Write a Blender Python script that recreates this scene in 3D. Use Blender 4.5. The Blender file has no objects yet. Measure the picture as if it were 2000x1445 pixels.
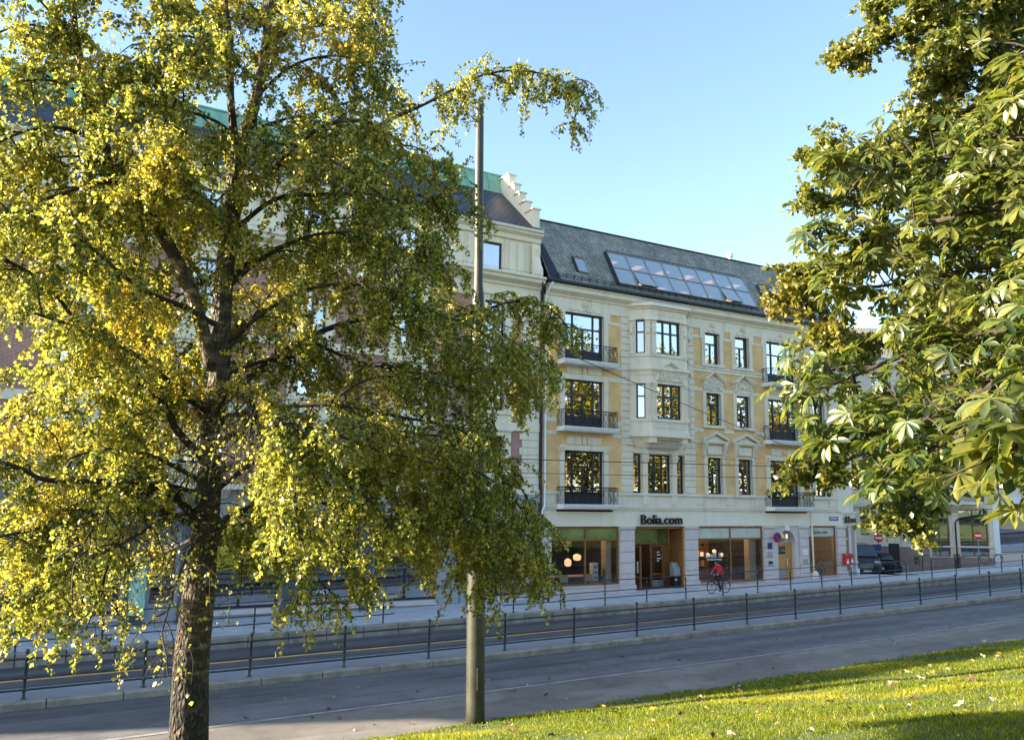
import bpy, bmesh, math, random
import numpy as np
from mathutils import Vector, Matrix
random.seed(7); RNG = np.random.default_rng(7)
R = math.radians
SC = bpy.context.scene
COL = SC.collection

# ------------------------------------------------------------------ camera
# world: X runs along the street (to the right), Y away from the park towards the houses, Z up; the camera is the origin
YAW, PITCH, ROLL, FPX = R(29.7), R(8.93), R(.85), 1620.0
cF = Vector((math.sin(YAW)*math.cos(PITCH), math.cos(YAW)*math.cos(PITCH), math.sin(PITCH)))
_r = Vector((math.cos(YAW), -math.sin(YAW), 0)); _u = _r.cross(cF)
cR = _r*math.cos(ROLL) + _u*math.sin(ROLL); cU = _u*math.cos(ROLL) - _r*math.sin(ROLL)
cam = bpy.data.cameras.new('camera'); cam.sensor_width = 36; cam.lens = 36*FPX/2000
cam.clip_start = .1; cam.clip_end = 3000
camo = bpy.data.objects.new('camera', cam); COL.objects.link(camo)
camo.matrix_world = Matrix(((cR.x, cU.x, -cF.x, 0), (cR.y, cU.y, -cF.y, 0), (cR.z, cU.z, -cF.z, 0), (0, 0, 0, 1)))
SC.camera = camo
def at(px, py, d):
    """a point d metres deep in the view"""
    return (cF + cR*((px-1000)/FPX) + cU*((722.5-py)/FPX))*d

# ------------------------------------------------------------------ sky, sun, exposure
SUN_EL, SUN_AZ = R(17), R(-69)            # azimuth from +Y towards +X
w = bpy.data.worlds.new('World'); SC.world = w; w.use_nodes = True
nt = w.node_tree; bg = nt.nodes['Background']
sky = nt.nodes.new('ShaderNodeTexSky'); sky.sky_type = 'NISHITA'; sky.sun_disc = False
sky.sun_elevation = SUN_EL; sky.sun_rotation = SUN_AZ; sky.altitude = 50
sky.air_density = 1.0; sky.dust_density = .8; sky.ozone_density = 1.6
nt.links.new(sky.outputs[0], bg.inputs[0]); bg.inputs[1].default_value = .09
sl = bpy.data.lights.new('sun', 'SUN'); sl.energy = 5.0; sl.angle = R(.5); sl.color = (1, .86, .66)
so = bpy.data.objects.new('sun', sl); COL.objects.link(so)
sd = Vector((math.sin(SUN_AZ)*math.cos(SUN_EL), math.cos(SUN_AZ)*math.cos(SUN_EL), math.sin(SUN_EL)))
so.rotation_euler = sd.to_track_quat('Z', 'Y').to_euler(); so.location = (-30, 20, 40)
SC.view_settings.view_transform = 'Standard'; SC.view_settings.look = 'None'
SC.view_settings.exposure = 2.45; SC.view_settings.gamma = 1
SC.cycles.max_bounces = 6; SC.cycles.diffuse_bounces = 3; SC.cycles.glossy_bounces = 3
SC.cycles.transmission_bounces = 6; SC.cycles.transparent_max_bounces = 12
SC.cycles.caustics_reflective = False; SC.cycles.caustics_refractive = False

# ------------------------------------------------------------------ helpers
class MB:
    def __init__(s): s.v = []; s.f = []; s.m = []
    def add(s, vs, fs, mi=0):
        b = len(s.v); s.v += [tuple(p) for p in vs]; s.f += [tuple(i+b for i in f) for f in fs]; s.m += [mi]*len(fs); return s
    def box(s, x0, x1, y0, y1, z0, z1, mi=0):
        return s.add([(x0,y0,z0),(x1,y0,z0),(x1,y1,z0),(x0,y1,z0),(x0,y0,z1),(x1,y0,z1),(x1,y1,z1),(x0,y1,z1)],
                     [(0,3,2,1),(4,5,6,7),(0,1,5,4),(1,2,6,5),(2,3,7,6),(3,0,4,7)], mi)
    def prism(s, poly, axis, a0, a1, mi=0):
        """poly: 2-D outline; axis 'x': (y,z), 'y': (x,z), 'z': (x,y)"""
        n = len(poly)
        def P(p, a): return (a,p[0],p[1]) if axis == 'x' else ((p[0],a,p[1]) if axis == 'y' else (p[0],p[1],a))
        vs = [P(p,a0) for p in poly]+[P(p,a1) for p in poly]
        return s.add(vs, [tuple(range(n))[::-1], tuple(range(n,2*n))]+[(i,(i+1)%n,n+(i+1)%n,n+i) for i in range(n)], mi)
    def tube(s, pts, r, n=6, mi=0, cap=True):
        pts = [Vector(p) for p in pts]; k = len(pts)
        rs = r if isinstance(r,(list,tuple)) else [r]*k
        b = len(s.v); up = None
        for i,p in enumerate(pts):
            t = (pts[min(i+1,k-1)]-pts[max(i-1,0)]);
            if t.length < 1e-9: t = Vector((0,0,1))
            t.normalize()
            if up is None: up = Vector((0,0,1)) if abs(t.z) < .9 else Vector((1,0,0))
            a = t.cross(up); a.normalize(); c = a.cross(t); up = c
            for j in range(n):
                q = 2*math.pi*j/n; s.v.append(tuple(p+(a*math.cos(q)+c*math.sin(q))*rs[i]))
        for i in range(k-1):
            for j in range(n):
                s.f.append((b+i*n+j, b+i*n+(j+1)%n, b+(i+1)*n+(j+1)%n, b+(i+1)*n+j)); s.m.append(mi)
        if cap:
            s.f.append(tuple(b+j for j in range(n))[::-1]); s.f.append(tuple(b+(k-1)*n+j for j in range(n))); s.m += [mi,mi]
        return s
    def lathe(s, prof, cx, cy, n=16, mi=0):
        """prof: (r,z) from bottom to top"""
        b = len(s.v)
        for r,z in prof:
            for j in range(n): q = 2*math.pi*j/n; s.v.append((cx+r*math.cos(q), cy+r*math.sin(q), z))
        for i in range(len(prof)-1):
            for j in range(n): s.f.append((b+i*n+j,b+i*n+(j+1)%n,b+(i+1)*n+(j+1)%n,b+(i+1)*n+j)); s.m.append(mi)
        s.f.append(tuple(b+j for j in range(n))[::-1]); s.f.append(tuple(b+(len(prof)-1)*n+j for j in range(n))); s.m += [mi,mi]
        return s
    def ring(s, c, axis, r, rt, n=28, k=6, mi=0):
        """torus about an axis"""
        c = Vector(c); ax = Vector(axis).normalized(); u = ax.orthogonal().normalized(); v = ax.cross(u); b = len(s.v)
        for i in range(n):
            q = 2*math.pi*i/n; d = u*math.cos(q)+v*math.sin(q)
            for j in range(k):
                t = 2*math.pi*j/k; s.v.append(tuple(c+d*(r+rt*math.cos(t))+ax*rt*math.sin(t)))
        for i in range(n):
            for j in range(k): s.f.append((b+i*k+j, b+((i+1)%n)*k+j, b+((i+1)%n)*k+(j+1)%k, b+i*k+(j+1)%k)); s.m.append(mi)
        return s
    def xf(s, M):
        s.v = [tuple(M @ Vector(p)) for p in s.v]; return s
    def mesh(s, name, mats, smooth=False):
        me = bpy.data.meshes.new(name); me.from_pydata(s.v, [], s.f)
        for m in (mats if isinstance(mats,(list,tuple)) else [mats]): me.materials.append(m)
        if any(s.m): me.polygons.foreach_set('material_index', s.m)
        if smooth: me.polygons.foreach_set('use_smooth', [True]*len(s.f))
        me.update(); return me
    def build(s, name, mats, parent=None, smooth=False, bevel=0, M=None):
        if M is not None: s.xf(M)
        o = link(name, s.mesh(name, mats, smooth), parent)
        if bevel:
            b = o.modifiers.new('bevel','BEVEL'); b.width = bevel; b.segments = 2; b.limit_method = 'ANGLE'; b.angle_limit = R(40)
        return o
def link(name, data, parent=None):
    o = bpy.data.objects.new(name, data); COL.objects.link(o)
    if parent is not None: put(o, parent)
    return o
def put(o, parent):
    o.parent = parent
    o.matrix_parent_inverse = Matrix.Translation(-Vector(parent.location)) if parent.parent is None else Matrix.Identity(4)
def thing(name, label, cat, loc=(0,0,0), group=None):
    o = bpy.data.objects.new(name, None); COL.objects.link(o); o.location = loc; o.empty_display_size = .3
    return tag(o, label, cat, group)
def tag(o, label, cat, group=None, kind=None):
    if label: o['label'] = label
    if cat: o['category'] = cat
    if group: o['group'] = group
    if kind: o['kind'] = kind
    return o
def struct(o): o['kind'] = 'structure'; return o
def copy_tree(o, parent=None):
    c = o.copy(); COL.objects.link(c); c.parent = parent
    for ch in list(o.children): copy_tree(ch, c)
    return c
def npmesh(name, verts, faces, mat, smooth=False):
    """verts (n,3), faces (m,k) arrays"""
    me = bpy.data.meshes.new(name); n, (m, k) = len(verts), faces.shape
    me.vertices.add(n); me.vertices.foreach_set('co', np.ascontiguousarray(verts,dtype=np.float32).ravel())
    me.loops.add(m*k); me.loops.foreach_set('vertex_index', np.ascontiguousarray(faces,dtype=np.int32).ravel())
    me.polygons.add(m); me.polygons.foreach_set('loop_start', np.arange(0,m*k,k,dtype=np.int32))
    if smooth: me.polygons.foreach_set('use_smooth', np.ones(m,dtype=bool))
    me.materials.append(mat); me.update(calc_edges=True); return me
def T(x=0,y=0,z=0): return Matrix.Translation((x,y,z))
def RZ(a): return Matrix.Rotation(a,4,'Z')

# ------------------------------------------------------------------ materials
def base_mat(name):
    m = bpy.data.materials.new(name); m.use_nodes = True; nt = m.node_tree
    return m, nt, nt.nodes['Principled BSDF']
def N(nt, typ, **kw):
    n = nt.nodes.new(typ)
    for k,v in kw.items(): setattr(n,k,v)
    return n
def rgb(c, k=1.0): return (max(0,c[0]*k), max(0,c[1]*k), max(0,c[2]*k), 1)
def mat(name, col, rough=.65, metal=0, var=.12, scale=3.0, bump=0, bscale=40, fine=0, stain=0, spec=.4):
    """base colour with two sizes of noise, fine speckle, vertical stains and fine relief"""
    m, nt, p = base_mat(name); L = nt.links
    p.inputs['Roughness'].default_value = rough; p.inputs['Metallic'].default_value = metal
    p.inputs['Specular IOR Level'].default_value = spec
    geo = N(nt,'ShaderNodeNewGeometry')
    n1 = N(nt,'ShaderNodeTexNoise'); n1.inputs['Scale'].default_value = scale; n1.inputs['Detail'].default_value = 6
    n1.inputs['Roughness'].default_value = .65
    L.new(geo.outputs['Position'], n1.inputs['Vector'])
    r = N(nt,'ShaderNodeValToRGB'); r.color_ramp.elements[0].position = .3; r.color_ramp.elements[1].position = .72
    r.color_ramp.elements[0].color = rgb(col,1-var); r.color_ramp.elements[1].color = rgb(col,1+var)
    L.new(n1.outputs['Fac'], r.inputs[0]); out = r.outputs[0]
    if fine:
        n2 = N(nt,'ShaderNodeTexNoise'); n2.inputs['Scale'].default_value = bscale*1.5; n2.inputs['Detail'].default_value = 2
        L.new(geo.outputs['Position'], n2.inputs['Vector'])
        mx = N(nt,'ShaderNodeMix', data_type='RGBA', blend_type='OVERLAY'); mx.inputs[0].default_value = fine
        L.new(out, mx.inputs[6]); L.new(n2.outputs['Color'], mx.inputs[7])
        hs = N(nt,'ShaderNodeRGBToBW'); L.new(n2.outputs['Color'], hs.inputs[0]); L.new(hs.outputs[0], mx.inputs[7]); out = mx.outputs[2]
    if stain:
        mp = N(nt,'ShaderNodeMapping'); mp.inputs['Scale'].default_value = (2.2,2.2,.16); L.new(geo.outputs['Position'], mp.inputs['Vector'])
        n3 = N(nt,'ShaderNodeTexNoise'); n3.inputs['Scale'].default_value = 1.4; n3.inputs['Detail'].default_value = 5; L.new(mp.outputs[0], n3.inputs['Vector'])
        r3 = N(nt,'ShaderNodeValToRGB'); r3.color_ramp.elements[0].position = .52; r3.color_ramp.elements[1].position = .8
        r3.color_ramp.elements[0].color = (1,1,1,1); r3.color_ramp.elements[1].color = (1-stain,1-stain,1-stain*1.1,1)
        L.new(n3.outputs['Fac'], r3.inputs[0])
        mx = N(nt,'ShaderNodeMix', data_type='RGBA', blend_type='MULTIPLY'); mx.inputs[0].default_value = 1
        L.new(out, mx.inputs[6]); L.new(r3.outputs[0], mx.inputs[7]); out = mx.outputs[2]
    L.new(out, p.inputs['Base Color'])
    if bump:
        nb = N(nt,'ShaderNodeTexNoise'); nb.inputs['Scale'].default_value = bscale; nb.inputs['Detail'].default_value = 4
        L.new(geo.outputs['Position'], nb.inputs['Vector'])
        bp = N(nt,'ShaderNodeBump'); bp.inputs['Strength'].default_value = bump; bp.inputs['Distance'].default_value = .02
        L.new(nb.outputs['Fac'], bp.inputs['Height']); L.new(bp.outputs[0], p.inputs['Normal'])
    return m
def brick_mat(name, c1, c2, mortar, bw=.25, bh=.075, rough=.75, joint=.012, bump=.5, coords='xz', offset=.5, var=.2):
    m, nt, p = base_mat(name); L = nt.links; p.inputs['Roughness'].default_value = rough
    geo = N(nt,'ShaderNodeNewGeometry'); sx = N(nt,'ShaderNodeSeparateXYZ'); L.new(geo.outputs['Position'], sx.inputs[0])
    cb = N(nt,'ShaderNodeCombineXYZ')
    if coords == 'xz': L.new(sx.outputs[0], cb.inputs[0]); L.new(sx.outputs[2], cb.inputs[1])
    elif coords == 'xy': L.new(sx.outputs[0], cb.inputs[0]); L.new(sx.outputs[1], cb.inputs[1])
    elif coords == 'diag':                     # diamond slates on a slope
        a = N(nt,'ShaderNodeMath',operation='MULTIPLY_ADD'); a.inputs[1].default_value = 1.12; L.new(sx.outputs[2],a.inputs[0]); L.new(sx.outputs[0],a.inputs[2])
        b = N(nt,'ShaderNodeMath',operation='MULTIPLY_ADD'); b.inputs[1].default_value = -1.12; L.new(sx.outputs[2],b.inputs[0]); L.new(sx.outputs[0],b.inputs[2])
        L.new(a.outputs[0],cb.inputs[0]); L.new(b.outputs[0],cb.inputs[1])
    bt = N(nt,'ShaderNodeTexBrick'); bt.offset = offset; L.new(cb.outputs[0], bt.inputs['Vector'])
    bt.inputs['Color1'].default_value = rgb(c1); bt.inputs['Color2'].default_value = rgb(c2); bt.inputs['Mortar'].default_value = rgb(mortar)
    bt.inputs['Scale'].default_value = 1; bt.inputs['Brick Width'].default_value = bw; bt.inputs['Row Height'].default_value = bh
    bt.inputs['Mortar Size'].default_value = joint; bt.inputs['Mortar Smooth'].default_value = .15; bt.inputs['Bias'].default_value = 0
    n1 = N(nt,'ShaderNodeTexNoise'); n1.inputs['Scale'].default_value = 1.3; n1.inputs['Detail'].default_value = 6; L.new(geo.outputs['Position'], n1.inputs['Vector'])
    r = N(nt,'ShaderNodeValToRGB'); r.color_ramp.elements[0].position = .3; r.color_ramp.elements[1].position = .7
    r.color_ramp.elements[0].color = (1-var,)*3+(1,); r.color_ramp.elements[1].color = (1+var*.4,)*3+(1,); L.new(n1.outputs['Fac'], r.inputs[0])
    mx = N(nt,'ShaderNodeMix', data_type='RGBA', blend_type='MULTIPLY'); mx.inputs[0].default_value = 1
    L.new(bt.outputs['Color'], mx.inputs[6]); L.new(r.outputs[0], mx.inputs[7]); L.new(mx.outputs[2], p.inputs['Base Color'])
    bp = N(nt,'ShaderNodeBump'); bp.invert = True; bp.inputs['Strength'].default_value = bump; bp.inputs['Distance'].default_value = .02
    L.new(bt.outputs['Fac'], bp.inputs['Height']); L.new(bp.outputs[0], p.inputs['Normal'])
    return m
def glass_mat(name, refl=.35, tint=(.55,.6,.6), rough=.0, wob=.0, pale=0):
    """coated window glass: part mirror, part see-through"""
    m, nt, p = base_mat(name); L = nt.links; nt.nodes.remove(p); out = nt.nodes['Material Output']
    g = N(nt,'ShaderNodeBsdfGlossy'); g.inputs['Roughness'].default_value = rough; g.inputs['Color'].default_value = (.95,.97,1,1)
    t = N(nt,'ShaderNodeBsdfTransparent'); t.inputs[0].default_value = rgb(tint)
    if pale:                    # pale diffuse share, painting a silvery sky reflection into the roof glass
        df = N(nt,'ShaderNodeBsdfDiffuse'); df.inputs[0].default_value = (.50,.56,.56,1); m0 = N(nt,'ShaderNodeMixShader'); m0.inputs[0].default_value = pale
        L.new(t.outputs[0],m0.inputs[1]); L.new(df.outputs[0],m0.inputs[2]); t = m0
    f = N(nt,'ShaderNodeFresnel'); f.inputs[0].default_value = 1.5
    ma = N(nt,'ShaderNodeMath',operation='ADD',use_clamp=True); ma.inputs[1].default_value = refl; L.new(f.outputs[0], ma.inputs[0])
    mx = N(nt,'ShaderNodeMixShader'); L.new(ma.outputs[0], mx.inputs[0]); L.new(t.outputs[0], mx.inputs[1]); L.new(g.outputs[0], mx.inputs[2])
    if wob:
        geo = N(nt,'ShaderNodeNewGeometry'); n1 = N(nt,'ShaderNodeTexNoise'); n1.inputs['Scale'].default_value = 1.6; L.new(geo.outputs['Position'],n1.inputs['Vector'])
        bp = N(nt,'ShaderNodeBump'); bp.inputs['Strength'].default_value = wob; bp.inputs['Distance'].default_value = .02
        L.new(n1.outputs['Fac'],bp.inputs['Height']); L.new(bp.outputs[0], g.inputs['Normal'])
    L.new(mx.outputs[0], out.inputs[0]); return m
def leaf_mat(name, cols, trans=.45, gloss=.08, patch=None, patch_scale=.5):
    """cols: ramp of leaf colours picked per leaf; patch: autumn colour in irregular patches of the crown"""
    m, nt, p = base_mat(name); L = nt.links; nt.nodes.remove(p); out = nt.nodes['Material Output']
    geo = N(nt,'ShaderNodeNewGeometry'); r = N(nt,'ShaderNodeValToRGB'); e = r.color_ramp.elements
    for i,c in enumerate(cols):
        q = i/(len(cols)-1)
        if i == 0: e[0].color = rgb(c); e[0].position = 0
        elif i == len(cols)-1: e[len(e)-1].color = rgb(c); e[len(e)-1].position = 1
        else: x = e.new(q); x.color = rgb(c)
    L.new(geo.outputs['Random Per Island'], r.inputs[0]); col = r.outputs[0]
    if patch:
        n1 = N(nt,'ShaderNodeTexNoise'); n1.inputs['Scale'].default_value = patch_scale; n1.inputs['Detail'].default_value = 3; L.new(geo.outputs['Position'], n1.inputs['Vector'])
        r2 = N(nt,'ShaderNodeValToRGB'); r2.color_ramp.elements[0].position = .52; r2.color_ramp.elements[1].position = .7; L.new(n1.outputs['Fac'], r2.inputs[0])
        ml = N(nt,'ShaderNodeMath',operation='MULTIPLY'); ml.inputs[1].default_value = .75; L.new(r2.outputs[0], ml.inputs[0])
        mx = N(nt,'ShaderNodeMix', data_type='RGBA'); mx.inputs[7].default_value = rgb(patch); L.new(ml.outputs[0], mx.inputs[0]); L.new(col, mx.inputs[6]); col = mx.outputs[2]
    nv = N(nt,'ShaderNodeTexNoise'); nv.inputs['Scale'].default_value = 28; nv.inputs['Detail'].default_value = 4; L.new(geo.outputs['Position'], nv.inputs['Vector'])
    rv = N(nt,'ShaderNodeValToRGB'); rv.color_ramp.elements[0].position = .3; rv.color_ramp.elements[1].position = .7; rv.color_ramp.elements[0].color = (.62,.62,.62,1); rv.color_ramp.elements[1].color = (1.25,1.2,1.1,1); L.new(nv.outputs['Fac'], rv.inputs[0])
    mv = N(nt,'ShaderNodeMix', data_type='RGBA', blend_type='MULTIPLY'); mv.inputs[0].default_value = 1; L.new(col, mv.inputs[6]); L.new(rv.outputs[0], mv.inputs[7]); col = mv.outputs[2]
    d = N(nt,'ShaderNodeBsdfDiffuse'); t = N(nt,'ShaderNodeBsdfTranslucent'); g = N(nt,'ShaderNodeBsdfGlossy'); g.inputs['Roughness'].default_value = .42
    g.inputs['Color'].default_value = (.8,.82,.8,1)
    hs = N(nt,'ShaderNodeHueSaturation'); hs.inputs['Saturation'].default_value = 1.02; hs.inputs['Value'].default_value = 1.9; L.new(col, hs.inputs['Color'])
    L.new(col, d.inputs[0]); L.new(hs.outputs[0], t.inputs[0])
    m1 = N(nt,'ShaderNodeMixShader'); m1.inputs[0].default_value = trans; L.new(d.outputs[0], m1.inputs[1]); L.new(t.outputs[0], m1.inputs[2])
    m2 = N(nt,'ShaderNodeMixShader'); m2.inputs[0].default_value = gloss; L.new(m1.outputs[0], m2.inputs[1]); L.new(g.outputs[0], m2.inputs[2])
    L.new(m2.outputs[0], out.inputs[0]); return m
def emit_mat(name, col, s):
    m, nt, p = base_mat(name); p.inputs['Base Color'].default_value = rgb(col); p.inputs['Emission Color'].default_value = rgb(col)
    p.inputs['Emission Strength'].default_value = s; return m

def asphalt_mat(name, col, tracks=.25):
    m = mat(name, col, .82, var=.2, scale=.7, bump=.6, bscale=70, fine=.55); nt = m.node_tree; L = nt.links; p = nt.nodes['Principled BSDF']
    src = p.inputs['Base Color'].links[0].from_socket; geo = N(nt,'ShaderNodeNewGeometry')
    def layer(src, scale, tscale, lo, hi, p0, p1, det=3):
        mp = N(nt,'ShaderNodeMapping'); mp.inputs['Scale'].default_value = scale; L.new(geo.outputs['Position'], mp.inputs['Vector'])
        n = N(nt,'ShaderNodeTexNoise'); n.inputs['Scale'].default_value = tscale; n.inputs['Detail'].default_value = det; L.new(mp.outputs[0], n.inputs['Vector'])
        r = N(nt,'ShaderNodeValToRGB'); r.color_ramp.elements[0].position = p0; r.color_ramp.elements[1].position = p1
        r.color_ramp.elements[0].color = (lo,lo,lo,1); r.color_ramp.elements[1].color = (hi,hi,hi,1); L.new(n.outputs['Fac'], r.inputs[0])
        mx = N(nt,'ShaderNodeMix', data_type='RGBA', blend_type='MULTIPLY'); mx.inputs[0].default_value = 1; L.new(src, mx.inputs[6]); L.new(r.outputs[0], mx.inputs[7]); return mx.outputs[2]
    src = layer(src, (.03,1.1,1), 1.0, 1-tracks, 1+tracks*1.3, .35, .65)      # wheel tracks along the street
    src = layer(src, (.22,.8,1), .8, .86, 1.08, .46, .5, 1)                    # old patches
    src = layer(src, (1,1,1), 2.2, .84, 1.0, .36, .5, 6)                      # oil stains
    L.new(src, p.inputs['Base Color']); return m
M = {}
M['stone'] = mat('pale_stone_paint', (.76,.68,.545), .7, var=.06, scale=1.5, bump=.15, bscale=30, stain=.22)
M['stone2'] = mat('cream_render', (.78,.70,.55), .75, var=.05, scale=1.2, bump=.1, bscale=50, stain=.18)
M['fascia'] = mat('fascia_paint', (.78,.71,.57), .7, var=.05, scale=.9, bump=.06, bscale=60, stain=.08)
M['white'] = mat('white_paint', (.80,.80,.79), .6, var=.05, scale=2, stain=.12)
M['brick'] = brick_mat('yellow_brick', (.79,.41,.11), (.83,.50,.17), (.80,.63,.40), .26, .085, joint=.014)
M['redbrick'] = brick_mat('red_brick', (.36,.14,.11), (.44,.19,.15), (.46,.36,.31), .26, .08)
M['frame'] = mat('dark_window_paint', (.018,.022,.034), .4, var=.2)
M['glass'] = glass_mat('window_glass', .42, (.55,.6,.6), 0, .06)
M['shopglass'] = glass_mat('shop_glass', .03, (.9,.92,.92))
M['skyglass'] = glass_mat('skylight_glass', .22, (.8,.85,.85), pale=.55)
M['attic'] = mat('attic_paint', (.5,.52,.5), .9)
M['frost'] = mat('frosted_glass', (.50,.53,.48), .25, var=.15, scale=1.2, spec=.6)
M['greenglass'] = mat('green_frosted_glass', (.15,.20,.06), .12, var=.5, scale=1.1, spec=.8)
M['slate'] = brick_mat('diamond_slate', (.21,.21,.175), (.37,.355,.29), (.06,.06,.055), .21, .21, .55, .016, .8, 'diag', 0.0, .35)
M['tile'] = brick_mat('black_glazed_tile', (.022,.026,.038), (.06,.066,.09), (.004,.004,.006), .36, .36, .42, .05, .8, 'diag', 0, .2)
M['metal_dark'] = mat('dark_sheet_metal', (.022,.025,.034), .45, .3, var=.15)
M['copper'] = mat('green_copper', (.21,.42,.33), .6, var=.25, scale=1.3, stain=.25)
M['granite'] = mat('pink_granite', (.60,.52,.50), .65, var=.07, scale=2, bump=.12, bscale=90, fine=.35)
M['granite_d'] = mat('red_granite', (.30,.21,.18), .75, var=.15, scale=2, bump=.3, bscale=30, fine=.3)
M['concrete'] = mat('grey_render', (.33,.35,.38), .8, var=.14, scale=1.6, bump=.15, bscale=60, fine=.3, stain=.15)
M['concrete_d'] = mat('dark_fluted_stone', (.12,.13,.155), .8, var=.14, scale=1.6, bump=.15, bscale=60)
M['wood'] = mat('brown_wood', (.22,.10,.035), .45, var=.3, scale=5)
M['oakwood'] = mat('oak_door', (.50,.27,.075), .45, var=.18, scale=4)
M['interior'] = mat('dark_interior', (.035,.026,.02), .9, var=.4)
M['interior_l'] = mat('pale_interior', (.55,.45,.33), .9, var=.1)
M['black'] = mat('black_paint', (.012,.012,.014), .45)
M['iron'] = mat('black_iron', (.012,.013,.018), .5, .2)
M['rail'] = mat('railing_paint', (.045,.054,.055), .42, .2, var=.3, scale=6)
M['pole'] = mat('galvanised_pole', (.048,.048,.034), .45, .15, var=.4, scale=2.5, bump=.05, bscale=20)
M['asphalt'] = asphalt_mat('asphalt', (.112,.110,.112))
M['asphalt2'] = asphalt_mat('asphalt_path', (.175,.158,.138), .12)
M['asphalt3'] = asphalt_mat('asphalt_tramway', (.085,.086,.092))
M['strip'] = mat('paved_strip', (.24,.25,.27), .85, var=.12, scale=1, bump=.3, bscale=60, fine=.35)
M['kerb'] = mat('kerb_granite', (.30,.265,.215), .8, var=.4, scale=1.8, bump=.4, bscale=45, fine=.45)
M['paving'] = brick_mat('concrete_paving', (.50,.51,.53), (.56,.57,.59), (.30,.31,.33), 1.2, .6, .8, .012, .3, 'xy', .5, .18)
M['line'] = mat('road_edge_line', (.26,.255,.245), .8, var=.35, scale=3, fine=.4, bscale=30)
M['yellow'] = mat('yellow_road_paint', (.62,.36,.13), .7, var=.25, scale=4)
M['whiteline'] = mat('white_road_paint', (.42,.43,.43), .7, var=.2, scale=4)
M['red'] = mat('red_paint', (.50,.025,.03), .4)
M['blue'] = mat('blue_sign', (.02,.035,.22), .4)
M['grey'] = mat('grey_metal', (.32,.33,.34), .45, .4)
M['soil'] = mat('soil', (.07,.06,.04), .95)
M['lawn'] = mat('lawn_soil', (.055,.085,.02), .95, var=.3, scale=4)
M['lampglow'] = emit_mat('lamp_glow', (1,.62,.30), .2)
M['tubeglow'] = emit_mat('tube_glow', (1,.46,.12), .22)
M['roomglow'] = emit_mat('ceiling_light_glow', (1,.52,.28), .30)
# ------------------------------------------------------------------ ground
def g(X):
    """street level along X (the street climbs to the right)"""
    if X > 55: return g(55)+.0336*(X-55)
    if X < -20: return g(-20)
    return -4.82+.0094*X+.00022*X*X
def hs(X): return -4.53+.0155*(X-20)+(.0001*(X-20)**2 if X > 20 else 0)      # far pavement at its kerb
def hb(X): return -4.72+.0155*(X-25)                                        # far pavement at the houses
def lawn_z(X, Y):
    """park lawn, climbing from the path towards the viewer"""
    if Y >= 16.5: return g(X)
    t = (16.5-Y)/16.5; base = g(X)
    return base+(-1.62-base)*min(t,1.0)**1.0 - .10*math.sin(min(t,1)*math.pi)
def sheet(name, rows, x0, x1, m, step=2.0, thick=None):
    """a strip lofted between lines of constant Y; rows: (Y, z(X))"""
    n = int((x1-x0)/step)+1; xs = [x0+(x1-x0)*i/(n-1) for i in range(n)]
    mb = MB(); vs = [(x,Y,f(x)) for Y,f in rows for x in xs]
    fs = [(r*n+i, r*n+i+1, (r+1)*n+i+1, (r+1)*n+i) for r in range(len(rows)-1) for i in range(n-1)]
    mb.add(vs, fs); return struct(mb.build(name, m))
XA, XB = -60, 95
sheet('ground', [(-400,lambda X:-6.2),(400,lambda X:-6.2)], -500, 600, M['soil'], 100)
sheet('street_road', [(19.2,lambda X:g(X)-.05),(21,lambda X:g(X)-.06),(23.2,lambda X:g(X)-.165)], XA, XB, M['asphalt'])
sheet('park_path', [(16.2,lambda X:g(X)-.02),(19.2,lambda X:g(X)-.046)], XA, XB, M['asphalt2'])
ln = sheet('road_edge_line', [(19.12,lambda X:g(X)-.036),(19.28,lambda X:g(X)-.042)], XA, XB, M['line'])
strip = sheet('paved_strip', [(23.45,lambda X:g(X)),(24.9,lambda X:g(X)-.0)], XA, XB, M['strip'])
sheet('strip_edge_line', [(24.83,lambda X:g(X)+.004),(24.9,lambda X:g(X)+.004)], XA, XB, M['whiteline'])
sheet('tramway_road', [(24.9,lambda X:g(X)),(24.91,lambda X:g(X)-.12),(27,lambda X:g(X)-.2),(30.15,lambda X:hs(X)-.36)], XA, XB, M['asphalt3'])
sheet('yellow_line', [(26.88,lambda X:g(X)-.190),(27.1,lambda X:g(X)-.192)], XA, XB, M['yellow'])
pav = sheet('far_pavement', [(30.42,hs),(31.2,hs),(33.5,lambda X:(hs(X)+hb(X))/2),(36.4,hb)], XA, 47.5, M['paving'])
sheet('corner_pavement', [(30.42,hs),(34.6,lambda X:hs(X)*.5+hb(X)*.5)], 47.5, XB, M['paving'])
sheet('side_street', [(34.6,lambda X:hs(X)*.5+hb(X)*.5),(36.2,lambda X:-4.55),(38,lambda X:-4.8),(60,lambda X:-5.0),(110,lambda X:-5.0)], 47.5, XB, M['asphalt'])
sheet('tyre_track_patch', [(21.35,lambda X:g(X)-.072),(21.42,lambda X:g(X)-.075)], XA, XB, M['asphalt3'])
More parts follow.
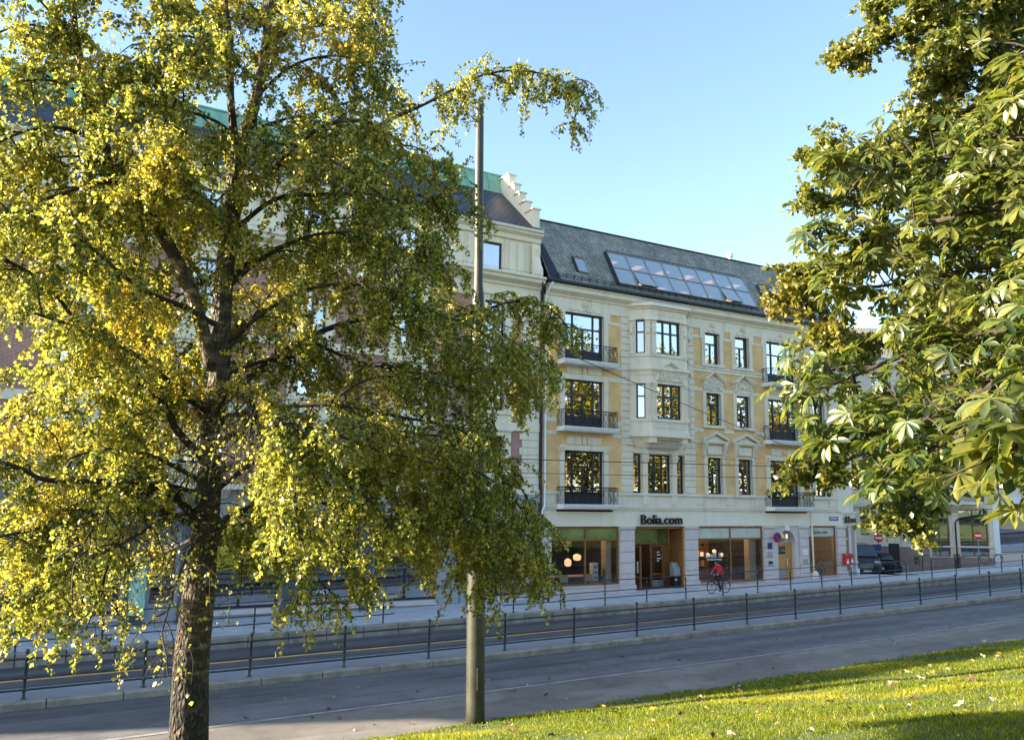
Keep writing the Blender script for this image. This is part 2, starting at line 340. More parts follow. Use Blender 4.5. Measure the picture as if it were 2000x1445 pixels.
# lawn
def lawn():
    xs = np.arange(-16, 41, 1.0); ys = np.arange(-14, 16.51, .5)
    vs = np.array([(x,y,lawn_z(x,y)+.03*math.sin(x*1.7+y)*math.sin(y*1.3)) for y in ys for x in xs]); n = len(xs)
    fs = np.array([(j*n+i,j*n+i+1,(j+1)*n+i+1,(j+1)*n+i) for j in range(len(ys)-1) for i in range(n-1)])
    return struct(link('lawn', npmesh('lawn', vs, fs, M['lawn'], True)))
LAWN = lawn()
park = sheet('park_ground', [(-120,lambda X:-1.0),(-14,lambda X:-1.6),(-13.9,lambda X:-1.75)], -60, 140, M['lawn'], 10)
sheet('park_ground_east', [(-14,lambda X:-1.75),(16.3,lambda X:g(X)-.06)], 40.2, 140, M['lawn'], 10)
sheet('park_ground_west', [(-14,lambda X:-1.75),(16.3,lambda X:g(X)-.06)], -60, -15.8, M['lawn'], 10)

# kerb stones between the road and the strip, one object each
def slope_block(L, y0, y1, zt, zb, gap=.012, bev=.025):
    mb = MB(); x0, x1 = -L/2+gap, L/2-gap
    mb.prism([(y0,zb),(y1,zb),(y1,zt),(y0+bev,zt),(y0,zt-bev)], 'x', x0, x1); return mb
kerb_me = [slope_block(1.66, 23.2, 23.5, .012+random.uniform(-.006,.006), -.4).mesh('kerb_stone', M['kerb']) for k in range(4)]
k = 0; X = -20.0
while X < 62:
    o = link('kerb_stone', kerb_me[k%4], strip); o.location = (X, random.uniform(-.008,.008), g(X)+random.uniform(-.006,.004))
    o.rotation_euler = (0, -math.atan(g(X+.5)-g(X-.5)), 0); X += 1.66; k += 1
wall_me = [slope_block(1.38, 30.12, 30.44, .012, -.75, .016).mesh('wall_block', M['kerb']) for k in range(3)]
X = -20.0
while X < 72:
    o = link('wall_block', wall_me[k%3], pav); o.location = (X, random.uniform(-.008,.008), hs(X)+random.uniform(-.006,.006))
    o.rotation_euler = (0, -math.atan(hs(X+.5)-hs(X-.5)), 0); X += 1.38; k += 1

# ------------------------------------------------------------------ yellow corner building
YF = 36.0
B = thing('corner_building', 'four storey yellow brick corner building with grey slate roof and shops below', 'building', (33.5,YF,-4.7))
ST = M['stone']
def P(mb, name, m=ST, parent=B, bevel=0, smooth=False): return mb.build(name, m, parent, smooth, bevel)
def wall_with_holes(mb, x0, x1, z0, z1, holes, Y, depth, mi=0, rmi=0):
    """front face at Y with rectangular openings and their reveals"""
    holes = [(max(h[0],x0),min(h[1],x1),max(h[2],z0),min(h[3],z1)) for h in holes]
    holes = [h for h in holes if h[1] > h[0] and h[3] > h[2]]
    xs = sorted(set([x0,x1]+[c for h in holes for c in h[:2]])); zs = sorted(set([z0,z1]+[c for h in holes for c in h[2:4]]))
    for i in range(len(xs)-1):
        for j in range(len(zs)-1):
            cx, cz = (xs[i]+xs[i+1])/2, (zs[j]+zs[j+1])/2
            if any(h[0] < cx < h[1] and h[2] < cz < h[3] for h in holes): continue
            mb.add([(xs[i],Y,zs[j]),(xs[i+1],Y,zs[j]),(xs[i+1],Y,zs[j+1]),(xs[i],Y,zs[j+1])], [(0,1,2,3)], mi)
    for a,b,c,d in [h[:4] for h in holes]:
        mb.add([(a,Y,c),(b,Y,c),(b,Y,d),(a,Y,d),(a,Y+depth,c),(b,Y+depth,c),(b,Y+depth,d),(a,Y+depth,d)],
               [(0,4,5,1),(3,2,6,7),(0,3,7,4),(1,5,6,2)], rmi)
def window(parent, X, x0, x1, z0, z1, rows, fw=.07, panel=0, y=.14, th=.08, glass=None, fm=None, name='window', panes=True, label=None):
    """a framed window in wall space (x along the wall, y into it) placed by matrix X.
    rows: (z fraction from, to, [x fractions of the bars]); the panel is the solid foot of a french door"""
    mb = MB(); H = z1-z0; W = x1-x0; cells = []
    mb.box(x0,x0+fw,y,y+th,z0,z1); mb.box(x1-fw,x1,y,y+th,z0,z1)
    mb.box(x0+fw,x1-fw,y,y+th,z0,z0+fw); mb.box(x0+fw,x1-fw,y,y+th,z1-fw,z1)
    for ri,(a,b,bars) in enumerate(rows):
        za, zb = z0+a*H, z0+b*H
        lo = z0+fw if ri == 0 else za+fw*.45
        hi = z1-fw if ri == len(rows)-1 else zb-fw*.45
        if ri: mb.box(x0+fw,x1-fw,y-.012,y+th-.004,za-fw*.45,za+fw*.45)
        if panel and ri == 0:
            mb.box(x0+fw,x1-fw,y+.02,y+th-.01,z0+fw,z0+panel)
            for q in range(4):
                u0 = x0+fw+.04+q*(W-2*fw)/4; mb.box(u0,u0+(W-2*fw)/4-.1,y+.005,y+.02,z0+fw+.06,z0+panel-.06)
            lo = z0+panel
        ed = [x0+fw]+[x0+W*q for q in bars]+[x1-fw]
        for q in bars: mb.box(x0+W*q-fw*.5,x0+W*q+fw*.5,y-.006,y+th-.002,lo,hi)
        for i in range(len(ed)-1):
            u0 = ed[i]+(fw*.5 if i else 0); u1 = ed[i+1]-(fw*.5 if i < len(ed)-2 else 0)
            cells.append((u0,u1,lo,hi))
    o = mb.build(name, fm or M['frame'], parent, M=X)
    if label: o['label'] = label
    if panes:
        for u0,u1,a,b in cells:
            tl = random.uniform(-.004,.004)*.5
            MB().add([(u0,y+.045+tl,a),(u1,y+.045-tl,a),(u1,y+.045-tl,b),(u0,y+.045+tl,b)],[(0,1,2,3)]).build('pane', glass or M['glass'], o, M=X)
    return o
FR = [(0,.70,[.235,.5,.765]),(.70,1,[.235,.765])]
CA = [(0,.66,[.5]),(.66,1,[])]
BF = [(0,.64,[.34,.66]),(.64,1,[.34,.66])]
NA = [(0,.64,[]),(.64,1,[])]
FC = T(0,YF,0)
# openings
french = [(23.70,26.22),(38.55,41.07)]; casem = [(33.52,34.66),(35.92,37.06),(42.45,43.55)]
fl = [dict(f=(-.16,2.62),c=(.52,2.60)), dict(f=(3.79,6.35),c=(4.47,6.36)), dict(f=(7.28,9.95),c=(8.06,9.93))]
holes = []
for d in fl:
    holes += [(a,b)+d['f'] for a,b in french]+[(a,b)+d['c'] for a,b in casem]
trip = [(28.17,28.78),(29.20,30.85),(31.26,31.80)]
holes += [(a,b,.50,2.62) for a,b in trip]
holes += [(28.6,31.6,4.3,6.6),(28.6,31.6,8.0,10.05)]
X0, X1 = 22.40, 44.60
mb = MB(); wall_with_holes(mb, X0, X1, .45, 10.12, holes, YF, .28, 0, 1)
wall_with_holes(mb, X0, X1, -.42, .45, [h for h in [(a,b,-.16,.45) for a,b in french]], YF, .28, 1, 1)
P(mb, 'wall', [M['brick'], ST])
# chamfered corner, flank, back, inner floors
mb = MB(); CX, CY = 47.05, 36.85
mb.add([(X1,YF,-.42),(CX,CY,-.42),(CX,CY,11.0),(X1,YF,11.0)], [(0,1,2,3)], 0)
mb.add([(CX,CY,-5.2),(CX,52,-5.2),(CX,52,11.0),(CX,CY,11.0)], [(0,1,2,3)], 0)
mb.add([(X0,52,-5.2),(CX,52,-5.2),(CX,52,14),(X0,52,14)], [(3,2,1,0)], 0)
mb.add([(X0,YF,-5.2),(X0,52,-5.2),(X0,52,11.4),(X0,YF,11.4)], [(3,2,1,0)], 0)
P(mb, 'flank_wall', M['stone2'])
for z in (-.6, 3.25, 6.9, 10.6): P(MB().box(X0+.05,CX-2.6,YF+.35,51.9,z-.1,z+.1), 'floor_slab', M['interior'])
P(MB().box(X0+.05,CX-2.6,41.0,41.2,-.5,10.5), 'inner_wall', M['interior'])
# windows
for d in fl:
    for a,b in french: window(B, FC, a, b, d['f'][0], d['f'][1], FR, .085, .66)
    for a,b in casem: window(B, FC, a, b, d['c'][0], d['c'][1], CA, .085)
for i,(a,b) in enumerate(trip): window(B, FC, a, b, .50, 2.62, BF if i == 1 else NA, .085)
# lit tubes behind the second floor windows
for x in (24.9,29.5,31.55,36.55):
    P(MB().tube([(x,37.6,.75),(x,37.6,2.1)], .045, 8), 'tube_lamp', M['tubeglow'])
# frieze, cornice, gutter
P(MB().box(X0,X1,YF-.05,YF+.1,10.12,10.72), 'frieze')
mb = MB(); prof = [(YF,10.72),(YF-.12,10.72),(YF-.14,10.80),(YF-.42,10.98),(YF-.44,11.16),(YF-.52,11.22),(YF-.52,11.30),(YF,11.30)]
mb.prism(prof, 'x', X0+.1, 28.0); P(mb, 'cornice', M['stone2'])
mb = MB(); mb.prism(prof, 'x', 32.25, X1+.2); P(mb, 'cornice', M['stone2'])
mb = MB(); mb.prism(prof, 'x', 28.0, 32.25); P(mb, 'cornice', M['stone2'])
mb = MB(); mb.prism([(YF-.62,11.30),(YF-.5,11.25),(YF-.5,11.42),(YF-.66,11.46),(YF-.70,11.42),(YF-.70,11.34)], 'x', X0-.1, X1+.3); P(mb, 'gutter', M['metal_dark'])
# small rosettes on the frieze
for cx in (24.95,34.1,36.5,39.8,43.0):
    mb = MB()
    for k in range(5):
        a = math.pi*k/4; mb.tube([(cx,YF-.06,10.36),(cx+.22*math.cos(a),YF-.09,10.36+.20*math.sin(a))],[.03,.012],5)
    mb.tube([(cx-.34,YF-.06,10.27),(cx-.12,YF-.075,10.30),(cx+.12,YF-.075,10.30),(cx+.34,YF-.06,10.27)], .018, 5)
    P(mb, 'rosette')
# string courses
def course(z0, z1, out, segs, name='string_course', m=ST):
    for a,b in segs:
        mb = MB(); h = z1-z0
        mb.prism([(YF+.02,z0),(YF-out*.45,z0),(YF-out*.5,z0+h*.5),(YF-out,z0+h*.7),(YF-out,z1),(YF+.02,z1)], 'x', a, b); P(mb, name, m)
course(-.52,-.36,.14,[(X0,23.2),(26.8,38.0),(41.6,X1)],'belt_course')
course(7.58,7.86,.12,[(32.62,38.1)])
plain = lambda z0,z1,segs,out=.03: [P(MB().box(a,b,YF-out,YF+.02,z0,z1),'band') for a,b in segs]
S1 = [(X0,23.43),(26.52,27.38)]; S2 = [(32.62,33.28),(34.9,35.68),(37.3,38.2)]; S3 = [(41.4,42.2),(43.8,X1-.4)]
plain(4.05,4.28,[(X0,23.2),(26.8,27.38)]); plain(3.38,3.60,[(X0,23.2),(26.8,27.38)]); plain(6.42,6.66,S1)
plain(9.55,9.72,S1+S2+S3); plain(6.44,6.64,S2+S3); plain(4.06,4.28,S2+S3); plain(3.40,3.58,[(32.62,33.1),(37.5,38.2)]+S3); plain(7.1,7.3,[(26.8,27.38)])
plain(.36,.52,[(X0,23.43),(26.52,28.1),(31.85,33.4),(34.72,35.86),(37.12,38.5),(41.12,42.4),(43.6,X1)],.07)
plain(-.30,-.18,[(X0,23.2),(26.8,38.0),(41.6,X1)],.06)
# recessed-looking plinth panels (raised fillets)
def panel(x0,x1,z0,z1,y=YF-.02,t=.03,w=.035,name='plinth_panel',m=ST):
    mb = MB(); mb.box(x0,x1,y-t*.4,y+.02,z0,z1)
    mb.box(x0,x1,y-t,y-t*.4,z1-w,z1); mb.box(x0,x1,y-t,y-t*.4,z0,z0+w); mb.box(x0,x0+w,y-t,y-t*.4,z0+w,z1-w); mb.box(x1-w,x1,y-t,y-t*.4,z0+w,z1-w)
    return P(mb,name,m)
for a,b in [(22.55,23.15),(26.9,27.3),(32.7,33.15),(34.85,35.7),(37.25,37.95),(41.7,42.3),(43.7,44.4)]: panel(a,b,-.1,.28)
# quoin blocks beside the bay and at the corner, one object each
def quoins(x0, x1, z0, z1, n, out=.05):
    hgt = (z1-z0)/n; me = None
    for i in range(n):
        if me is None:
            b = MB(); b.prism([(YF+.02,.012),(YF-out+.02,.012),(YF-out,.03),(YF-out,hgt-.03),(YF-out+.02,hgt-.012),(YF+.02,hgt-.012)],'x',x0,x1); me = b.mesh('quoin_block', ST)
        o = link('quoin_block', me, B); o.location = (0,0,z0+i*hgt)
quoins(27.38, 28.16, .52, 3.42, 8); quoins(31.82, 32.62, .52, 3.42, 8)
quoins(27.38, 28.0, 3.42, 7.1, 10); quoins(32.2, 32.62, 3.42, 7.1, 10)
quoins(27.38, 28.0, 7.1, 10.1, 8); quoins(32.2, 32.62, 7.1, 10.1, 8); quoins(44.05, 44.6, .52, 10.1, 26)
# window surrounds
def surround(x0,x1,z0,z1,w=.26,out=.07,top=.0,sill=True,ears=False):
    mb = MB(); y0 = YF-out
    mb.box(x0-w,x0,y0,YF+.03,z0,z1+top); mb.box(x1,x1+w,y0,YF+.03,z0,z1+top)
    if top: mb.box(x0,x1,y0,YF+.03,z1,z1+top)
    mb.box(x0-.09,x0-.03,y0-.02,y0,z0+.05,z1); mb.box(x1+.03,x1+.09,y0-.02,y0,z0+.05,z1)
    if sill: mb.box(x0-w-.05,x1+w+.05,y0-.08,YF+.03,z0-.16,z0)
    if ears: mb.box(x0-w-.12,x0-w,y0,YF+.03,z1-.35,z1+top); mb.box(x1+w,x1+w+.12,y0,YF+.03,z1-.35,z1+top)
    return P(mb,'window_surround')
def garland(x0,x1,z):
    mb = MB(); n = max(2,round((x1-x0)/.55)); wd = (x1-x0)/n
    for i in range(n):
        a = x0+i*wd; mb.tube([(a+wd*t,YF-.09,z-.14*math.sin(math.pi*t)) for t in [q/8 for q in range(9)]],[.016+.02*math.sin(math.pi*q/8) for q in range(9)],6)
    P(mb,'garland')
for a,b in french: surround(a,b,7.28,9.95,.30,.07,.34,False,True); garland(a+.15,b-.15,10.20)
for a,b in casem: surround(a,b,8.06,9.93,.26,.07,.30,True,True); garland(a+.1,b-.1,10.16)
for a,b in french: surround(a,b,3.79,6.35,.28,.07,.30,False)
for a,b in french: surround(a,b,-.16,2.62,.28,.07,.28,False)
for a,b in casem: surround(a,b,4.47,6.36,.24,.07,.12,True)
for a,b in casem: surround(a,b,.52,2.60,.22,.08,.06,True)
for a,b in french:
    for zz in (6.68,2.94):
        for u0,u1 in ((.06,.42),(.45,.55),(.58,.94)): panel(a+(b-a)*u0,a+(b-a)*u1,zz,zz+.40,YF-.03)
def consoles(xs, z0, z1):
    for x in xs:
        mb = MB(); mb.prism([(YF+.02,z0),(YF-.10,z0),(YF-.14,z0+.08),(YF-.11,z0+.16),(YF-.15,(z0+z1)/2),(YF-.22,z1-.16),(YF-.26,z1-.05),(YF-.26,z1),(YF+.02,z1)],'x',x-.11,x+.11)
        for k in range(4): mb.ring((x,YF-.16-.02*k,z0+.12+k*(z1-z0-.2)/3.4),(1,0,0),.05,.025,10,5)
        P(mb,'console')
# pediments, third floor (with carved relief) and second floor (triangular, on consoles)
def relief(x0,x1,z0,z1,y,peak=0,n=40,name='carved_relief'):
    mb = MB(); mb.box(x0,x1,y,y+.08,z0,z1)
    for k in range(n):
        u = random.random(); x = x0+.06+(x1-x0-.12)*u; top = z1+peak*(1-abs(2*u-1)); z = z0+.06+(top-z0-.12)*random.random(); a = random.uniform(0,6.28); r = random.uniform(.06,.13)
        mb.tube([(x+r*math.cos(a+t)*(1-t*.12),y-.03,z+r*math.sin(a+t)*(1-t*.12)) for t in (0,.8,1.6,2.4,3.2,4.2)],[.012,.03,.036,.034,.028,.012],5)
    if peak: mb.prism([(x0,z1),(x1,z1),((x0+x1)/2,z1+peak)],'y',y,y+.08)
    return P(mb,name)
def bent_pediment(x0,x1,z,peak,out=.28,t=.15,foot=.22,Y=YF,X=None):
    """hood moulding: level ends, raised point in the middle"""
    xm = (x0+x1)/2; lo = [(x0,z),(x0+foot,z),(xm,z+peak),(x1-foot,z),(x1,z)]
    hi = [(x,zz+t) for x,zz in lo[::-1]]
    mb = MB()
    for i in range(4):
        a,b = lo[i],lo[i+1]
        mb.prism([a,b,(b[0],b[1]+t*.55),(a[0],a[1]+t*.55)],'y',Y-out*.7,Y+.02); mb.prism([(a[0],a[1]+t*.55),(b[0],b[1]+t*.55),(b[0],b[1]+t),(a[0],a[1]+t)],'y',Y-out,Y+.02)
    return P(mb,'pediment')
for a,b in casem:
    bent_pediment(a-.30,b+.30,7.06,.44); relief(a-.2,b+.2,6.50,7.04,YF-.07,.34)
    x0,x1,zz = a-.42,b+.42,3.56; xm = (x0+x1)/2
    mb = MB(); mb.box(x0,x1,YF-.26,YF+.02,zz-.10,zz); mb.box(x0+.05,x1-.05,YF-.2,YF+.02,zz-.17,zz-.10)
    for s_ in (1,-1):
        e = xm-s_*(xm-x0); mb.prism([(e,zz),(e,zz+.11),(xm,zz+.56),(xm,zz+.42)],'y',YF-.28,YF+.02)
    P(mb,'pediment'); P(MB().prism([(x0+.25,zz),(x1-.25,zz),(xm,zz+.36)],'y',YF-.10,YF+.02),'tympanum')
    panel(a+.02,b-.02,2.80,3.30,YF-.05); consoles((a-.2,b+.2),2.66,3.40)
for a,b in french: consoles((a-.22,b+.22),2.5,2.85)
# balconies
def railing_mesh(x0,x1,y0,y1,z0,h):
    """wrought iron on three sides: bars, scrolls and a basket at the corner"""
    mb = MB(); ra = .018
    sides = [((x0,y1),(x0,y0)),((x0,y0),(x1,y0)),((x1,y0),(x1,y1))]
    for (ax,ay),(bx,by) in sides:
        A,Bv = Vector((ax,ay,0)),Vector((bx,by,0)); Ln = (Bv-A).length; d = (Bv-A)/Ln
        for zz,r_ in ((z0+.06,.014),(z0+h,.024),(z0+h-.14,.014)): mb.tube([A+Vector((0,0,zz)),Bv+Vector((0,0,zz))],r_,5)
        n = max(2,int(Ln/.30)); st = Ln/n
        for i in range(n+1):
            p = A+d*(i*st); mb.tube([p+Vector((0,0,z0)),p+Vector((0,0,z0+h))],.013,5)
            if i < n:
                q = A+d*((i+.5)*st)
                mb.ring(q+Vector((0,0,z0+h*.24)),Vector((0,0,1)).cross(d),.075,.013,12,5)
                mb.ring(q+Vector((0,0,z0+h-.07)),Vector((0,0,1)).cross(d),.045,.010,10,4)
                mb.tube([q+d*t*.11*math.sin(u*3.1)+Vector((0,0,z0+h*(.34+.5*u))) for u,t in ((0,1),(.25,1),(.5,1),(.75,1),(1,1))],.010,4)
                mb.tube([q-d*.11*math.sin(u*3.1)+Vector((0,0,z0+h*(.34+.5*u))) for u in (0,.25,.5,.75,1)],.010,4)
    return mb
for a,b in french:
    for z,slab in ((-.16,(-.38,-.14)),(3.80,(3.58,3.81)),(7.29,(7.07,7.30))):
        x0,x1 = a-.47,b+.47; mb = MB()
        mb.prism([(YF,slab[0]),(YF-.66,slab[0]),(YF-.70,slab[0]+.04),(YF-.74,slab[0]+.12),(YF-.76,slab[0]+.14),(YF-.76,slab[1]),(YF,slab[1])],'x',x0,x1)
        mb.box(x0-.02,x1+.02,YF-.79,YF-.76,slab[1]-.05,slab[1])
        o = P(mb,'balcony',M['white']); railing_mesh(x0+.06,x1-.06,YF-.70,YF-.02,slab[1],.86).build('railing',M['iron'],o)
# bay window, third and fourth floor
bx0,bx1,bd = 27.98,32.22,.85
def bay_ring(z0,z1,off=0.0):
    o = off; return [(bx0-o*1.4,YF+.02),(bx0+bd-o*.42,YF-bd-o),(bx1-bd+o*.42,YF-bd-o),(bx1+o*1.4,YF+.02)]
def bay_slab(z0,z1,off,name,m=ST): return P(MB().prism(bay_ring(z0,z1,off),'z',z0,z1),name,m)
bay_slab(3.86,4.36,.0,'bay_apron'); bay_slab(3.52,3.66,.16,'bay_base'); bay_slab(3.66,3.86,.06,'bay_base'); bay_slab(4.36,4.46,.07,'bay_sill')
bay_slab(6.52,6.92,.0,'bay_frieze'); bay_slab(6.92,7.08,.05,'bay_frieze'); bay_slab(7.08,7.18,.10,'bay_cornice'); bay_slab(7.18,7.34,.20,'bay_cornice')
bay_slab(7.34,7.94,.0,'bay_apron'); bay_slab(7.94,8.06,.07,'bay_sill')
bay_slab(10.02,10.12,.04,'bay_frieze'); bay_slab(10.12,10.62,.0,'bay_frieze'); bay_slab(10.62,10.74,.10,'bay_cornice'); bay_slab(10.74,10.92,.24,'bay_cornice',M['stone2'])
P(MB().prism([(bx0-.3,YF),(bx0+bd-.1,YF-bd-.2),(bx1-bd+.1,YF-bd-.2),(bx1+.3,YF)],'z',10.92,11.0),'bay_roof',M['grey'])
P(MB().prism([(bx0+.2,YF),(bx0+bd+.2,YF-bd+.25),(bx1-bd-.2,YF-bd+.25),(bx1-.2,YF)],'z',11.0,11.1),'bay_roof',M['grey'])
# corbel under the bay
mb = MB()
for k in range(7):
    t = k/6; z = 3.52-.68*t; o_ = -.12-.62*t**.8
    mb.prism([(bx0-o_*.6+.02,YF+.02),(bx0+bd-o_*.4,YF-bd-o_),(bx1-bd+o_*.4,YF-bd-o_),(bx1+o_*.6-.02,YF+.02)],'z',z-.12,z)
P(mb,'corbel')
mb = MB()
for k in range(26):
    x = 28.95+k*(31.1-28.95)/25; mb.tube([(x,YF-.62,3.30),(x,YF-.40,3.02),(x,YF-.18,2.88)],[.03,.045,.02],5)
P(mb,'acanthus_relief')
for x in (28.95,31.15):
    P(MB().box(x-.17,x+.17,YF-bd-.06,YF-.2,3.20,3.52),'bracket')
mb = MB()
for k in range(30):
    x = 29.15+k*(30.95-29.15)/29; mb.box(x,x+.035,YF-bd+.02,YF-bd+.09,3.40,3.52)
P(mb,'dentils')
P(MB().box(28.16,31.82,YF-.10,YF+.02,2.66,2.90),'lintel')
# bay faces: front, left at 45 degrees, right at 45 degrees
Mfront = T(0,YF-bd,0); ang = math.atan2(-bd,bd); Mleft = T(bx0,YF,0) @ RZ(ang); Mright = T(bx1-bd,YF-bd,0) @ RZ(-ang); Ls = bd*math.sqrt(2)
def face_wall(Mx, a, b, z0, z1, hole):
    mb = MB(); wall_with_holes(mb,a,b,z0,z1,[hole],0,.22); mb.xf(Mx); P(mb,'bay_wall')
def pilaster(Mx, x, wd, z0, z1, kind):
    mb = MB(); mb.box(x-wd/2-.02,x+wd/2+.02,-.10,.02,z0,z0+.14); mb.box(x-wd/2-.04,x+wd/2+.04,-.12,.02,z1-.08,z1); mb.box(x-wd/2-.02,x+wd/2+.02,-.10,.02,z1-.22,z1-.14)
    if kind == 3:
        mb.box(x-wd/2,x+wd/2,-.06,.02,z0+.14,z1-.22)
        for k in range(3): u = x-wd/2+.05+k*(wd-.1)/2; mb.box(u-.016,u+.016,-.085,-.06,z0+.22,z1-.34)
        for s_ in (-1,1): mb.ring((x+s_*wd*.3,-.10,z1-.14),(0,1,0),.06,.03,10,5)
    else:                                       # tapering herm with a carved head
        mb.prism([(x-wd*.25,z0+.14),(x+wd*.25,z0+.14),(x+wd*.5,z1-.85),(x+wd*.5,z1-.22),(x-wd*.5,z1-.22),(x-wd*.5,z1-.85)],'y',-.07,.02)
        mb.lathe([(.02,z1-.88),(.09,z1-.80),(.11,z1-.66),(.09,z1-.54),(.12,z1-.46),(.06,z1-.40)],x,-.10,8)
        for s_ in (-1,1): mb.ring((x+s_*.07,-.13,z1-.74),(0,1,0),.04,.02,8,5)
    mb.xf(Mx); P(mb,'pilaster')
for (z0,z1,zw0,zw1,kd) in ((4.46,6.52,4.52,6.44,3),(8.06,10.02,8.12,10.00,4)):
    fx0,fx1 = bx0+bd,bx1-bd
    face_wall(Mfront,fx0,fx1,z0,z1,(29.20,30.96,zw0,zw1)); window(B,Mfront,29.20,30.96,zw0,zw1,BF,.09)
    face_wall(Mleft,0,Ls,z0,z1,(.36,.86,zw0,zw1)); window(B,Mleft,.36,.86,zw0,zw1,NA,.08)
    face_wall(Mright,0,Ls,z0,z1,(.36,.86,zw0,zw1)); window(B,Mright,.36,.86,zw0,zw1,NA,.08)
    pilaster(Mfront,fx0+.17,.28,z0,z1,kd); pilaster(Mfront,fx1-.17,.28,z0,z1,kd)
    pilaster(Mleft,.15,.26,z0,z1,kd); pilaster(Mleft,Ls-.14,.24,z0,z1,kd); pilaster(Mright,.14,.24,z0,z1,kd); pilaster(Mright,Ls-.15,.26,z0,z1,kd)
bent_pediment(29.15,31.05,7.20,.40,.18,.14,.2,YF-bd); 
relief(29.15,31.05,6.62,7.06,YF-bd-.075,.36)
panel(29.05,29.85,4.02,4.28,YF-bd); panel(29.98,30.22,4.02,4.28,YF-bd); panel(30.35,31.1,4.02,4.28,YF-bd)
for u in ((29.1,29.7),(29.8,30.4),(30.5,31.1)): panel(u[0],u[1],10.28,10.48,YF-bd)
# pillars between the three windows below the bay
for x in (28.99,31.05):
    mb = MB(); mb.box(x-.20,x+.20,YF-.10,YF+.03,-.15,.40); mb.box(x-.15,x+.15,YF-.08,YF+.03,.40,2.25); mb.box(x-.20,x+.20,YF-.13,YF+.03,2.25,2.62); mb.box(x-.17,x+.17,YF-.2,YF+.03,2.62,3.1)
    for s_ in (-1,1): mb.ring((x+s_*.09,YF-.14,2.44),(0,1,0),.07,.035,10,5)
    P(mb,'window_pillar')
P(MB().box(28.1,31.9,YF-.12,YF+.03,.38,.50),'sill')
# mansard roof
ry0,rz0,ry1,rz1 = 35.45,11.40,37.80,15.42; rx1 = 42.6
mb = MB()
SKY = [(27.0,37.5,.10,.62),(38.72,40.12,.17,.55),(24.5,25.2,.20,.42)]
_q = MB(); wall_with_holes(_q,X0,rx1,0,1,SKY,0,0)
_q.f = _q.f[:-12]; _q.v = [(x,ry0+(ry1-ry0)*z,rz0+(rz1-rz0)*z) for x,y,z in _q.v]
mb.add(_q.v,_q.f,0); mb.add([(rx1,ry0,rz0),(X1+.35,ry0,rz0),(rx1,ry1,rz1)],[(0,1,2)],0)
mb.add([(X1+.35,ry0,rz0),(CX+.4,CY-.5,rz0),(44.8,39.2,rz1),(rx1,ry1,rz1)],[(0,1,2,3)],0)
mb.add([(CX+.4,CY-.5,rz0),(CX+.4,52,rz0),(44.8,52,rz1),(44.8,39.2,rz1)],[(0,1,2,3)],0)
mb.add([(X0,ry1,rz1),(rx1,ry1,rz1),(44.8,39.2,rz1),(44.8,52,rz1),(X0,52,rz1)],[(0,1,2,3,4)],1)
mb.add([(X0,ry0,rz0),(X1+.35,ry0,rz0),(X1+.35,ry0+.5,rz0-.03),(X0,ry0+.5,rz0-.03)],[(3,2,1,0)],1)
ROOF = P(mb,'roof',[M['slate'],M['metal_dark']])
def on_roof(X,t,off=0):
    """point a fraction t up the front slope, off metres proud of it"""
    n = Vector((0,-(rz1-rz0),ry1-ry0)).normalized(); return Vector((X,ry0+(ry1-ry0)*t,rz0+(rz1-rz0)*t))+n*off
P(MB().tube([(X0,ry1,rz1+.02),(rx1,ry1,rz1+.02)],.06,6),'ridge_cap',M['metal_dark'])
# flashing strip by the party wall
mb = MB(); mb.add([on_roof(X0+.05,.0,.03),on_roof(X0+.75,.0,.03),on_roof(X0+.42,.55,.03),on_roof(X0+.05,.75,.03)],[(0,1,2,3)]); P(mb,'flashing',M['metal_dark'])
# snow guard
mb = MB()
for k in range(44):
    x = X0+.6+k*.5; p = on_roof(x,.05,.0); mb.tube([p,p+Vector((0,-.12,.22))],.018,4); mb.tube([on_roof(x,.10,0),p+Vector((0,-.12,.22))],.014,4)
for hgt in (.10,.2): mb.tube([on_roof(X0+.5,.05)+Vector((0,-.06-.06*hgt/.2,hgt)),on_roof(X1,.05)+Vector((0,-.06-.06*hgt/.2,hgt))],.016,5)
P(mb,'snow_guard',M['iron'])
